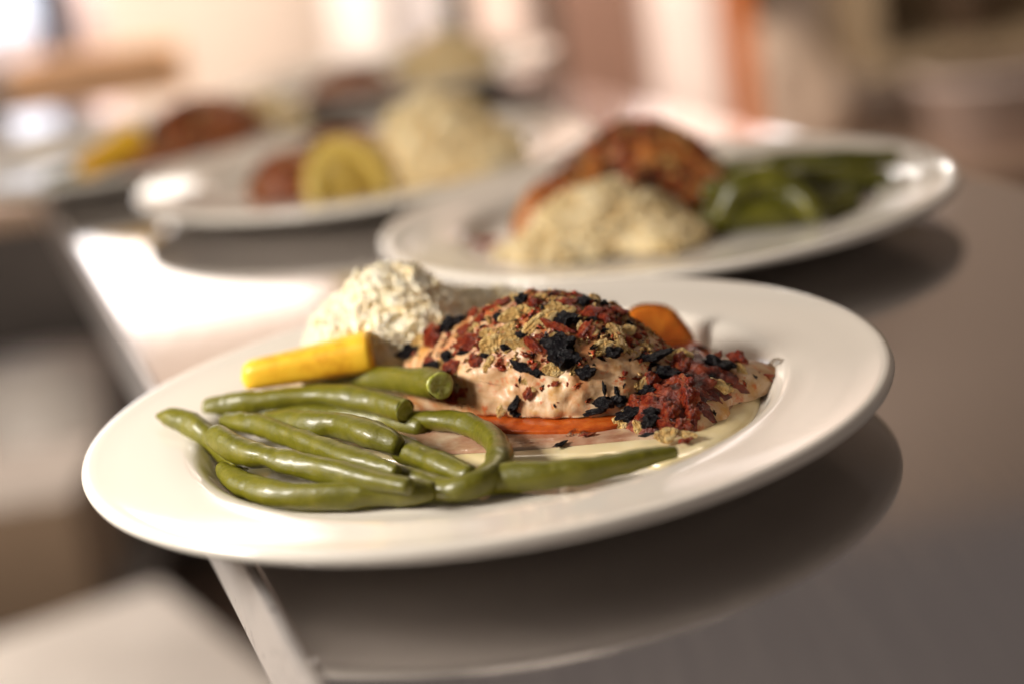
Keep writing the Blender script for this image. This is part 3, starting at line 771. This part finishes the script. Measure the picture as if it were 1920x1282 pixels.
mid = scatter_on(breast.data, 1500, (-.05, .105, -.06, .11), (.0010, .0023), ('red_crumb', 'red_crumb', 'dark_crumb', 'pale_flake', 'pale_flake'), 8,
                 lambda c: 1.0 if c.z > .035 or (c.x > .05 and c.z > .014) or c.x < -.012 else (.45 if c.z > .030 else .035))
for kd, (V, F) in mid.items():
    o = link('small_' + kd + 's', mesh_from('small_' + kd, V, F), {'red_crumb': red_m.m, 'dark_crumb': dark_m.m, 'pale_flake': flake_m.m}[kd], breast)
    o['kind'] = 'stuff'
fine = scatter_on(breast.data, 1500, (-.05, .105, -.06, .11), (.0005, .0017), ('red_crumb', 'dark_crumb', 'pale_flake'), 3,
                  lambda c: 1.0 if c.z > .036 or c.x > .052 or c.x < -.008 else (.5 if c.z > .030 else .10))
for kd, (V, F) in fine.items():
    o = link('fine_' + kd + 's', mesh_from('fine_' + kd, V, F), {'red_crumb': red_m.m, 'dark_crumb': dark_m.m, 'pale_flake': flake_m.m}[kd], breast)
    o['kind'] = 'stuff'

# loose bits lying in the sauce
def loose(kd, q, L, W, label, ang=0.0):
    o = bpy.data.objects.new(kd, PIECES[kd][2]); COL.objects.link(o)
    set_piece(o, q, (0, 0, 1), (math.cos(ang), math.sin(ang), 0), L, W, W*.6, .2)
    return tag(o, label, 'crumb')
loose('dark_crumb', (.0215, -.0432, .0105), .0044, .0024, 'small dark crumb alone on the cream sauce behind the right hand bean', .5)
loose('red_crumb', (.0310, -.0385, .0108), .0050, .0022, 'red scrap on the brown juice right of the bubbles', .1)
loose('red_crumb', (.0610, -.0575, .0105), .0056, .0030, 'dark red scrap at the edge of the well beside the bean tip', .6)
bm = bmesh.new(); bmesh.ops.create_uvsphere(bm, u_segments=40, v_segments=24, radius=1)
me = bm_mesh('sauce_bubble', bm, True); me.materials.append(clear_m.m)
bub = link('sauce_bubble', me); bub.location = (.1015, -.0045, .0098); bub.scale = (.0043, .0043, .0068)
tag(bub, 'clear shiny bubble at the tip of the chicken where sauce meets the rim', 'bubble')
for k, (x, y, s) in enumerate([(.0275, -.0335, .0022), (.0303, -.0352, .0015), (.0255, -.0352, .0013), (.029, -.0322, .0012)]):
    b = link('juice_bubble', me); b.location = (x, y, .0104); b.scale = (s, s, s*.7)
    tag(b, 'tiny clear bubble in the little cluster floating on the brown juice', 'bubble', 'bubbles on the brown juice')

# ------------------------------------------------------------------ beans
def bean(pts, seed, cut='', label=None, group=None, seg=20, n=14, mat=None):
    V, F, C = tube(pts, seg, n, .00042, seed, open_end=(cut == 'R'), knob=.13)
    o = link('green_bean', mesh_from('green_bean', V, F), mat or bean_m.m)
    if cut in ('R', 'r') and not mat:
        e, b = C[-1], C[-2]
        t = Vector(e[:3] - b[:3]).normalized()
        s = t.cross(Vector((0, 0, 1))).normalized(); u = s.cross(t)
        V, F = [], []
        sc = 1.0
        off = 0
        m = 24
        pr = ((.98, -.06), (.96, .04), (.86, .10), (.66, .10), (.42, .02), (.2, .05))
        for fr, h in pr:
            for j in range(m):
                w = 2*PI*j/m
                r = e[3]*sc*fr*(1 + .05*math.sin(3*w + seed) + .06*noise.noise(Vector((math.cos(w)*2 + seed, math.sin(w)*2, fr*3))))
                V.append(tuple(Vector(e[:3]) + s*r*math.cos(w) + u*r*math.sin(w) + t*(off + h*e[3] + e[3]*.10*noise.noise(Vector((math.cos(w)*1.5 + seed, math.sin(w)*1.5, fr))))))
        for i in range(len(pr)-1):
            for j in range(m):
                k = (j+1) % m
                F.append((i*m+j, i*m+k, (i+1)*m+k, (i+1)*m+j))
        F.append(tuple(range((len(pr)-1)*m, len(pr)*m)))
        link('cut_end', mesh_from('cut_end', V, F), bean_in.m, o)
    return tag(o, label, 'green bean', group)
for i, (lb, pts, e) in enumerate(BEANS): bean(pts, i*2.1 + .4, e, lb, 'green beans on the front plate')

# ------------------------------------------------------------------ squash stick
def squash_stick(a, b, r0, r1, label, up=.0):
    a, b = Vector(a), Vector(b)
    t = (b - a).normalized(); s = t.cross(Vector((0, 0, 1))).normalized(); u = s.cross(t)
    n, m = 26, 28
    V, F = [], []
    for i in range(n+1):
        f = i/n
        r = r0 + (r1 - r0)*f
        r *= min(1, math.sqrt(max(0.0, 1 - (1 - min(1, f*9))**2))*.75 + .25) if i else .02
        if i == n: r *= .96
        for j in range(m):
            w = 2*PI*j/m
            x, z = math.cos(w), math.sin(w)
            z = math.copysign(abs(z)**.62, z)*(1 if z > 0 else .62)
            x = math.copysign(abs(x)**.62, x)
            q = a + t*(b - a).length*f + s*x*r*.92 + u*z*r*.95
            V.append(tuple(q + (u + s)*.0005*noise.noise(q*70)))
    for i in range(n):
        for j in range(m):
            k = (j+1) % m
            F.append((i*m+j, i*m+k, (i+1)*m+k, (i+1)*m+j))
    F.append(tuple(range(m))[::-1]); F.append(tuple(range(n*m, (n+1)*m)))
    me = mesh_from('squash_stick', V, F)
    me.polygons[-1].use_smooth = False
    o = link('squash_stick', me, squash_m.m)
    return tag(o, label, 'squash')
squash_stick(SQUASH[0], SQUASH[1], .0064, .0093, 'yellow squash stick lying between the rice and the green beans on the front plate')

# ------------------------------------------------------------------ rice
rice_far = Mat('golden_rice', (.80, .62, .34), .5)
n1 = rice_far.noise(70, 4)
rice_far.base(rice_far.ramp(n1, [(.3, (.82, .60, .28)), (.55, (.92, .74, .43)), (.8, (.95, .84, .56))]))
sss(rice_far, .4, (1, .9, .75), .004)
def rice(ells, k, centre, count, label, seed, floor, sub=5, gl=(.0028, .0038)):
    rm = rice_m.m if seed < 2 else rice_far.m
    o = link('rice_mound', blob('rice_mound', ells, k, centre, sub, floor, .0026 if seed < 2 else .0045, 62, .0006, 300, seed=seed), rm)
    tag(o, label, 'rice')
    rnd = random.Random(seed)
    D, F0 = ico(2)
    V, F = [], []
    ps = [p for p in o.data.polygons if p.center.z > floor + .0008]
    wts = [p.area for p in ps]
    for p in rnd.choices(ps, wts, k=count):
        L = rnd.uniform(*gl); W = L*rnd.uniform(.24, .29)
        d = Vector((rnd.gauss(0, 1), rnd.gauss(0, 1), rnd.gauss(0, 1))).normalized()
        d = (d - p.normal*d.dot(p.normal)*rnd.uniform(.55, 1.0)).normalized()
        R = d.to_track_quat('X', 'Z').to_matrix()
        c = p.center + p.normal*rnd.uniform(-.0002, .0013)
        bend = rnd.uniform(-.25, .25)
        b = len(V)
        V += [tuple(c + R @ Vector((x*L, y*W + bend*W*x*x, z*W))) for x, y, z in D]
        F += [tuple(i + b for i in f) for f in F0]
    g = link('grains', mesh_from('grains', V, F), rm, o)
    g['kind'] = 'stuff'
    return o
rice([(-.031, .068, .012, .027, .026, .040, .0, .0), (-.006, .086, .012, .040, .022, .022, -.2, 0), (-.046, .080, .012, .021, .022, .026, 0, 0), (-.022, .058, .012, .024, .021, .029, 0, 0)],
     .009, (-.034, .07, .016), 1500, 'heap of white rice in focus behind the yellow squash on the front plate', 1.7, .0088)

# ------------------------------------------------------------------ food on the blurred plates
def topped_chicken(ells, k, centre, label, seed, count=330, mat=None):
    o = link('chicken_breast', blob('chicken_breast', ells, k, centre, 5, .0075, .0016, 110, .0006, 420, seed=seed), mat or chick.m)
    tag(o, label, 'chicken')
    xs = [v.co.x for v in o.data.vertices]; ys = [v.co.y for v in o.data.vertices]
    fine = scatter_on(o.data, count, (min(xs), max(xs), min(ys), max(ys)), (.0015, .0042), ('red_crumb', 'dark_crumb', 'pale_flake', 'red_crumb'), int(seed*10))
    for kd, (V, F) in fine.items():
        c = link(kd + 's', mesh_from(kd, V, F), {'red_crumb': red_m.m, 'dark_crumb': dark_m.m, 'pale_flake': flake_m.m}[kd], o)
        c['kind'] = 'stuff'
    return o
brown_chick = Mat('dark_roast_chicken', (.32, .10, .03), .4)
n1 = brown_chick.noise(60, 5)
brown_chick.base(brown_chick.ramp(n1, [(.3, (.16, .035, .012)), (.55, (.34, .10, .025)), (.8, (.52, .22, .06))]))
brown_chick.bump(brown_chick.noise(420, 5), .5, .001)

def mark(): return set(COL.objects)
def shift(before, dx, dy):
    for o in set(COL.objects) - before:
        if not o.parent: o.location.x += dx; o.location.y += dy
# second plate
before = mark()
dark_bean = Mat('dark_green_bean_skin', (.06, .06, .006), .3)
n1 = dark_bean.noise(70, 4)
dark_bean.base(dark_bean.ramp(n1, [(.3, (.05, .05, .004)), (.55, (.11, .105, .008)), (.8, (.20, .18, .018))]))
orange_chick = Mat('orange_roast_chicken', (.45, .17, .04), .4)
n1 = orange_chick.noise(60, 5)
orange_chick.base(orange_chick.ramp(n1, [(.3, (.28, .07, .015)), (.55, (.48, .16, .03)), (.8, (.62, .33, .09))]))
orange_chick.bump(orange_chick.noise(420, 5), .5, .001)
rice([(.060, .222, .010, .036, .028, .025, 0, 0), (.038, .206, .008, .034, .018, .014, .2, 0), (.085, .205, .008, .022, .024, .012, 0, 0)], .01, (.062, .215, .013), 900,
     'blurred dome of rice at the near edge of the second plate', 3.3, .0085)
topped_chicken([(.085, .262, .012, .040, .026, .045, -.1, .12), (.105, .250, .012, .030, .026, .024, -.3, 0), (.050, .256, .011, .034, .020, .027, .35, 0)], .01, (.08, .26, .012),
               'blurred orange brown crusted chicken behind the rice on the second plate', 4.1, 900, orange_chick.m)
SB = [([(.114, .206, .016, .005), (.124, .208, .027, .0072), (.138, .208, .029, .0078), (.152, .200, .020, .0070), (.156, .190, .013, .005)], 'dark green bean arched upward beside the chicken on the second plate'),
      ([(.112, .244, .026, .006), (.145, .248, .027, .0068), (.180, .247, .025, .0062), (.208, .246, .023, .0042)], 'longest green bean on the second plate, its tip out on the right rim'),
      ([(.112, .230, .022, .006), (.145, .228, .023, .0068), (.175, .226, .021, .0062), (.197, .222, .018, .0045)], 'upper middle green bean pointing right on the second plate'),
      ([(.112, .236, .0135, .0065), (.140, .236, .0135, .007), (.178, .234, .0140, .0065), (.198, .232, .0165, .004)], 'green bean underneath the two long ones on the second plate'),
      ([(.108, .214, .0135, .006), (.125, .208, .0135, .0068), (.150, .206, .0135, .0066), (.178, .208, .0140, .005)], 'nearest green bean beneath the arched one on the second plate'),
      ([(.112, .256, .016, .006), (.140, .260, .0165, .0066), (.170, .262, .017, .006), (.194, .260, .019, .004)], 'farthest green bean at the back of the second plate'),
      ([(.118, .222, .0135, .006), (.150, .219, .0135, .0068), (.182, .218, .0150, .005)], 'green bean in the middle of the lower layer on the second plate')]
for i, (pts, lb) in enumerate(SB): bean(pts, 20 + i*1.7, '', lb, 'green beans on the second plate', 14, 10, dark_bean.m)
o = loose('red_crumb', (.004, .236, .012), .012, .008, 'blurred dark red crumb near the left end of the second plate'); o['category'] = 'crumb'
o = loose('pale_flake', (.030, .196, .011), .010, .007, 'blurred pale flake in front of the rice on the second plate', .4)

shift(before, .0064, .0169)

# third plate
before = mark()
rice([(.000, .455, .012, .040, .034, .046, 0, 0), (.022, .45, .010, .030, .030, .026, 0, 0)], .01, (.003, .455, .018), 900,
     'tall blurred rice mound on the third plate', 5.9, .0085)
topped_chicken([(-.088, .470, .010, .030, .022, .024, .2, 0), (-.060, .505, .012, .034, .022, .026, .4, 0)], .01, (-.075, .487, .012),
               'blurred dark red crusted chicken behind the yellow squash slice on the third plate', 6.3, 260, brown_chick.m)
sq2 = Mat('pale_squash', (.56, .47, .05), .4)
n1 = sq2.noise(90, 3)
sq2.base(sq2.ramp(n1, [(.3, (.60, .40, .06)), (.6, (.72, .54, .13)), (.85, (.82, .70, .32))]))
V, F, C = tube([(-.073, .420, .010, .005), (-.073, .424, .022, .0062), (-.067, .430, .034, .0066), (-.055, .432, .038, .0066), (-.043, .430, .033, .006), (-.036, .426, .023, .005), (-.034, .424, .012, .004)], 16, 10, .0004, 2.0)
sqr = tag(link('squash_slice', mesh_from('squash_slice', V, F), sq2.m), 'blurred yellow green squash slice standing on edge on the third plate', 'squash')
in_m = Mat('squash_inside', (.26, .19, .03), .4)
n1 = in_m.noise(150, 3)
in_m.base(in_m.ramp(n1, [(.35, (.34, .21, .03)), (.65, (.54, .38, .08))]))
link('squash_flesh', blob('squash_flesh', [(-.054, .428, .018, .019, .0042, .019, .16, 0)], .002, (-.054, .428, .018), 4, .0075, .0008, 200, .0002, 500), in_m.m, sqr)

shift(before, -.0065, .0075)

# fourth plate
before = mark()
topped_chicken([(-.160, .660, .012, .044, .032, .038, .3, .0), (-.190, .63, .010, .028, .02, .020, .3, 0)], .01, (-.168, .648, .012),
               'blurred dark brown chicken at the right side of the leftmost plate', 7.7, 260, brown_chick.m)
rice([(-.125, .700, .012, .034, .026, .026, 0, 0)], .01, (-.125, .70, .014), 500, 'blurred rice at the right end of the leftmost plate', 8.1, .0085)
squash_stick((-.236, .590, .020), (-.200, .622, .032), .008, .013, 'blurred yellow squash stick on the leftmost plate').data.materials[0] = squash_m.m
for i, (pts, lb) in enumerate([([(-.245, .640, .013, .005), (-.225, .655, .016, .0055), (-.205, .662, .016, .005)], 'blurred green bean behind the yellow stick on the leftmost plate'),
                               ([(-.262, .612, .013, .005), (-.240, .622, .014, .0055), (-.222, .640, .014, .005)], 'blurred green bean left of the yellow stick on the leftmost plate')]):
    bean(pts, 40 + i, '', lb, 'green beans on the leftmost plate', 12, 8)

shift(before, -.0075, .0075)

# fifth plate
topped_chicken([(-.070, .855, .012, .036, .022, .018, .1, 0)], .01, (-.070, .855, .012), 'blurred dark red chicken on the farthest plate', 9.1, 160, brown_chick.m)
rice([(.006, .870, .012, .040, .034, .032, 0, 0)], .01, (.006, .87, .016), 600, 'blurred rice mound on the farthest plate', 9.9, .0085)

# ------------------------------------------------------------------ behind the counter
floor = link('floor', box_mesh('floor', -4, 4, -1.5, 3.2, -.95, -.90, 0), plain('brown_floor', (.085, .06, .045), .35, .3, 3))
tag(floor, kind='structure')
wall = link('wall', box_mesh('wall', -4, 4, 2.75, 2.85, -.899, 1.25, 0), plain('cream_wall', (.74, .60, .48), .55, .10, 1.6))
tag(wall, 'cream coloured kitchen wall at the back, far out of focus', 'wall')

def ext(n): return BACK[n]
def bg(n, name, col, depth, label, cat, rough=.5, z0=None, z1=None, metal=0.0, detail=None):
    x0, x1, a, b, Y = BACK[n]
    z0 = a if z0 is None else z0; z1 = b if z1 is None else z1
    root = empty(name, ((x0+x1)/2, Y, z0)); tag(root, label, cat)
    w, h = x1 - x0, z1 - z0
    m = plain(name + '_paint', col, rough, .14, 7, metal)
    o = link('body', box_mesh('body', -w/2, w/2, 0, depth, 0, h, min(.012, w*.12)), m, root)
    return root, w, h, m
def front(root, name, w0, w1, z0, z1, th, m, bev=.004):
    return link(name, box_mesh(name, w0, w1, -th, -.0015, z0, z1, bev), m, root)
grey_m = plain('grey_metal', (.40, .38, .36), .35, .1, 9, .8)
dark_plain = plain('dark_plastic', (.03, .026, .03), .4)

for n, name, col, dp, lb, cat in (
    ('white_locker', 'white_locker', (.66, .58, .52), .30, 'tall whitish cabinet against the back wall left of the dark post', 'cabinet'),
    ('grey_locker', 'grey_locker', (.56, .50, .47), .28, 'greyish narrow cabinet against the back wall touching the whitish one', 'cabinet'),
    ('pink_door', 'pale_cupboard', (.80, .62, .52), .22, 'pinkish white cupboard right of the dark post', 'cupboard'),
    ('brown_door', 'brown_cupboard', (.22, .12, .08), .22, 'brown cupboard between two pinkish white uprights', 'cupboard'),
    ('pale_pillar', 'pale_pillar', (.82, .68, .60), .25, 'pinkish white upright standing left of the orange post', 'pillar')):
    r, w, h, m = bg(n, name, col, dp, lb, cat, z0=-.899, z1=.75)
    front(r, 'door_panel', -w/2 + .012, w/2 - .012, .05, h - .05, .012, m)
    front(r, 'handle', w/2 - .04, w/2 - .028, h*.55, h*.66, .03, grey_m, .003)
x0, x1, a, b, Y = BACK['dark_post']
r = empty('dark_post', ((x0+x1)/2, Y, -.899)); tag(r, 'thin dark olive post in front of the pinkish cupboards', 'post')
link('pole', lathe('pole', [(0, 0), (.019, 0), (.019, 1.5), (0, 1.5)], 20), plain('olive_dark', (.03, .025, .012), .45), r)
link('foot_plate', lathe('foot_plate', [(0, 0), (.06, 0), (.06, .012), (.021, .02), (0, .02)], 24), dark_plain, r)
x0, x1, a, b, Y = BACK['orange_post']
r = empty('orange_post', ((x0+x1)/2, Y, -.899)); tag(r, 'vivid orange post right of the pinkish upright', 'post')
link('pole', box_mesh('pole', -.018, .018, 0, .04, .012, 1.5, .005), plain('orange_paint', (.50, .135, .028), .4), r)
link('foot_plate', box_mesh('foot_plate', -.06, .06, -.03, .07, 0, .011, .002), dark_plain, r)

# right: beige sack, shelf with a tin and a tub, crate
x0, x1, a, b, Y = BACK['beige_sack']
r = link('beige_sack', blob('beige_sack', [((x0+x1)/2, Y+.08, a+.06, .09, .07, .10, 0, .1), ((x0+x1)/2 - .02, Y+.08, a+.15, .05, .05, .07, 0, -.2)], .04, ((x0+x1)/2, Y+.08, a+.08), 4, a, .012, 18, .004, 60, .4), plain('beige_cloth', (.62, .48, .36), .8))
tag(r, 'lumpy beige bundle right of the orange post', 'bundle')
r = empty('sideboard', (.62, 2.0, -.899)); tag(r, 'brown sideboard behind the counter at the right', 'sideboard')
bw = plain('brown_wood', (.26, .14, .085), .5, .25, 6)
zt = BACK['beige_sack'][2] + .899 - .004
link('body', box_mesh('body', -.22, .75, 0, .65, .06, zt - .03, .008), bw, r)
link('worktop', box_mesh('worktop', -.24, .78, -.03, .66, zt - .028, zt, .006), plain('worn_worktop', (.34, .23, .16), .45, .2, 6), r)
for k in range(3): link('drawer', box_mesh('drawer', -.20 + k*.31, .09 + k*.31, -.014, -.001, .12, zt - .06, .004), bw, r)
x0, x1, a, b, Y = BACK['olive_shelf']
r = empty('wall_shelf', ((x0+x1)/2, Y + .05, a)); tag(r, 'olive brown shelf unit in the upper right corner', 'shelf')
om = plain('olive_paint', (.32, .235, .14), .5, .2, 7)
w = x1 - x0
link('shelf_board', box_mesh('shelf_board', -w/2, w/2 + .3, 0, .25, 0, .03, .004), om, r)
link('back_panel', box_mesh('back_panel', -w/2, w/2 + .3, .252, .27, 0, .7, .004), om, r)
for s in (-w/2, w/2 + .27): link('side_panel', box_mesh('side_panel', s, s + .03, 0, .25, .032, .7, .004), om, r)
x0, x1, a, b, Y = BACK['dark_tin']
r = link('dark_tin', lathe('dark_tin', [(0, 0), (.045, 0), (.047, .004), (.047, .16), (.044, .166), (0, .166)], 32), plain('dark_brown_tin', (.075, .045, .025), .35))
r.location = ((x0+x1)/2 + .07, 2.25, BACK['olive_shelf'][2] + .031); tag(r, 'dark brown tin standing on the olive shelf', 'tin')
x0, x1, a, b, Y = BACK['grey_tub']
r = link('grey_tub', lathe('grey_tub', [(0, 0), (.095, 0), (.105, .008), (.125, .19), (.132, .195), (.132, .205), (.12, .207), (.116, .19), (.098, .012), (0, .012)], 40), plain('grey_pink_plastic', (.68, .56, .49), .5))
r.location = ((x0+x1)/2*1.09 + .02, 2.14, zt - .899); r.scale = (1, 1, .58); tag(r, 'greyish pink tub standing on the brown sideboard', 'tub')

# left: window, bottle, canister, board
x0, x1, a, b, Y = BACK['window']
r = empty('window', (x1, Y, a)); tag(r, 'bright bluish window in the upper left corner', 'window')
glow = bpy.data.materials.new('daylight_pane'); glow.use_nodes = True
e = glow.node_tree.nodes.new('ShaderNodeEmission'); e.inputs['Color'].default_value = (.90, .91, 1, 1); e.inputs['Strength'].default_value = 1.9
glow.node_tree.links.new(e.outputs[0], glow.node_tree.nodes['Material Output'].inputs['Surface'])
link('pane', box_mesh('pane', -.60, -.0, .02, .03, .02, .70, 0), glow, r)
fm = plain('window_frame', (.62, .56, .60), .4)
link('frame', box_mesh('frame', -.63, .035, 0, .06, -.03, .019, .004), fm, r)
link('frame', box_mesh('frame', .001, .035, 0, .06, .02, .70, .004), fm, r)
side = tag(empty('work_table', (-.62, 1.35, -.899)), 'brown work table behind the counter edge at the left', 'table')
tz = .899 + BACK['tan_board'][2] - .004
link('table_top', box_mesh('table_top', -.50, .46, .12, .62, tz - .03, tz, .006), plain('brown_top', (.34, .22, .14), .4), side)
for sx in (-.46, .40):
    for sy in (.16, .54): link('leg', box_mesh('leg', sx, sx + .04, sy, sy + .04, 0, tz - .032, .003), grey_m, side)
x0, x1, a, b, Y = BACK['tan_board']
bd = empty('tan_crate', ((x0+x1)/2, Y, a)); tag(bd, 'low tan wooden crate behind the leftmost plate', 'crate')
tan = plain('tan_wood', (.52, .29, .14), .6, .16, 12)
w, h = x1 - x0, b - a
link('front_board', box_mesh('front_board', -w/2, w/2, 0, .014, 0, h, .003), tan, bd)
link('back_board', box_mesh('back_board', -w/2, w/2, .07, .084, 0, h, .003), tan, bd)
for s in (-w/2, w/2 - .014): link('side_board', box_mesh('side_board', s, s + .014, .0145, .0695, 0, h, .003), tan, bd)
link('bottom_board', box_mesh('bottom_board', -w/2 + .0145, w/2 - .0145, .0145, .0695, .001, .012, 0), tan, bd)
x0, x1, a, b, Y = BACK['navy_bottle']
r = empty('navy_bottle', (-.482, 1.82, BACK['tan_board'][2] - .003)); tag(r, 'dark navy bottle in front of the window', 'bottle')
w = .021
link('body', lathe('body', [(0, 0), (w, 0), (w*1.02, .01), (w, .27), (w*.5, .31), (w*.42, .34), (0, .34)], 28), plain('navy_plastic', (.008, .009, .024), .5), r)
link('cap', lathe('cap', [(0, .3405), (w*.5, .3405), (w*.5, .365), (0, .365)], 24), dark_plain, r)
x0, x1, a, b, Y = BACK['pale_canister']
r = empty('pale_canister', ((x0+x1)/2, 1.90, BACK['tan_board'][2] - .003)); tag(r, 'pale lilac pink canister right of the navy bottle', 'canister')
w = (x1 - x0)/2
link('body', lathe('body', [(0, 0), (w, 0), (w, .25), (w*.92, .255), (0, .255)], 28), plain('lilac_tin', (.58, .46, .45), .35), r)
link('lid', lathe('lid', [(0, .2555), (w*1.03, .2555), (w*1.03, .275), (0, .277)], 28), plain('lilac_lid', (.66, .55, .53), .35), r)

# left, below the counter edge: low shelf unit with pans and boxes
shelf = tag(empty('low_shelf', (-.52, 1.45, -.899)), 'dark low shelf unit beside the counter at the left', 'shelf')
dm = plain('dark_shelf_steel', (.035, .028, .023), .5, .3, 8)
link('back_panel', box_mesh('back_panel', -.75, .12, .78, .80, .0, .80, .003), dm, shelf)
link('lower_board', box_mesh('lower_board', -.75, .12, -.26, .779, .324, .344, .003), dm, shelf)
for sx in (-.75, .085): link('post', box_mesh('post', sx, sx + .035, .10, .135, .345, .80, .003), dm, shelf)
WM = plain('white_plastic', (.80, .73, .66), .4)
t1 = tag(empty('white_tub', (-.575, 1.66, -.554)), 'white tub on the dark shelf left of the front plate', 'tub')
link('body', lathe('body', [(0, 0), (.080, 0), (.088, .01), (.100, .15), (.092, .15), (.08, .012), (0, .012)], 36), WM, t1)
link('lid', lathe('lid', [(0, .151), (.102, .151), (.104, .165), (0, .182)], 36), WM, t1)
t2 = tag(empty('brown_box', (-.505, 1.22, -.554)), 'brown carton on the dark shelf below the white tub', 'carton')
cb = plain('carton_brown', (.20, .135, .085), .7)
link('body', box_mesh('body', -.16, .06, 0, .2, 0, .135, .002), cb, t2)
link('flap', box_mesh('flap', -.16, .06, -.001, .2, .1365, .140, .001), plain('carton_light', (.42, .36, .31), .7), t2)
t3 = tag(empty('white_chest', (-.396, .913, -.899), math.radians(28)), 'big pale chest with a flat lid in the lower left corner', 'chest')
link('body', box_mesh('body', -.56, .14, -.20, .20, 0, .365, .02), WM, t3)
link('lid', box_mesh('lid', -.57, .15, -.21, .21, .367, .399, .012), WM, t3)

# ------------------------------------------------------------------ lamps and added fill lights
def area(name, loc, target, power, size, col, size_y=None):
    L = bpy.data.lights.new(name, 'AREA'); L.energy = power; L.color = col
    L.shape = 'RECTANGLE' if size_y else 'SQUARE'; L.size = size
    if size_y: L.size_y = size_y
    o = bpy.data.objects.new(name, L); COL.objects.link(o)
    o.location = loc
    o.rotation_euler = (Vector(target) - Vector(loc)).to_track_quat('-Z', 'Y').to_euler()
    return o
area('left_lamp', (-.45, -.09, .275), (-.06, 0, 0), 4.5, .20, (1.0, .93, .85), .10)
area('strip_lamp', (-.43, 2.35, .42), (-.1, .3, 0), .75, .36, (1.0, .95, .88), .16)
area('ceiling_lamp', (.15, .95, .85), (-.03, .62, 0), 2.6, .5, (1.0, .84, .66), .14)
area('back_right_lamp', (.56, 2.35, .53), (.1, .2, 0), .6, .12, (1.0, .94, .86), .08)
area('band_fill', (.50, 2.40, .36), (.1, .3, 0), .8, .60, (1.0, .93, .90), .16)  # added unseen light, mirrored by the counter as a white band
area('wall_fill', (-.3, 1.6, .42), (-.3, 2.7, -.30), 26, 1.3, (1.0, .89, .81), .2)  # no real fixture: added to brighten the lower back wall
area('low_fill', (-.66, .85, .0), (-.56, 1.30, -.5), 3.0, .35, (1.0, .9, .8), .25)  # added fill, unseen, brightening the chest and tub below the counter

w = bpy.data.worlds.new('World'); scene.world = w; w.use_nodes = True
bgN = w.node_tree.nodes['Background']
bgN.inputs['Color'].default_value = (1.0, .83, .75, 1); bgN.inputs['Strength'].default_value = .135

# ------------------------------------------------------------------ camera
cd = bpy.data.cameras.new('camera'); cam_o = bpy.data.objects.new('camera', cd); COL.objects.link(cam_o)
r_, u_, f_ = Vector(CAM['right']), Vector(CAM['up']), Vector(CAM['fw'])
cam_o.matrix_world = Matrix(((r_.x, u_.x, -f_.x, CAM['loc'][0]), (r_.y, u_.y, -f_.y, CAM['loc'][1]), (r_.z, u_.z, -f_.z, CAM['loc'][2]), (0, 0, 0, 1)))
cd.sensor_width = 36; cd.lens = CAM['lens']; cd.clip_start = .02; cd.clip_end = 50
cd.dof.use_dof = True; cd.dof.focus_distance = .608; cd.dof.aperture_fstop = 3.0
scene.camera = cam_o
scene.view_settings.view_transform = 'Standard'; scene.view_settings.look = 'None'
scene.view_settings.exposure = .12; scene.view_settings.gamma = 1; scene.view_settings.use_curve_mapping = False
scene.cycles.use_denoising = True
scene.cycles.max_bounces = 8
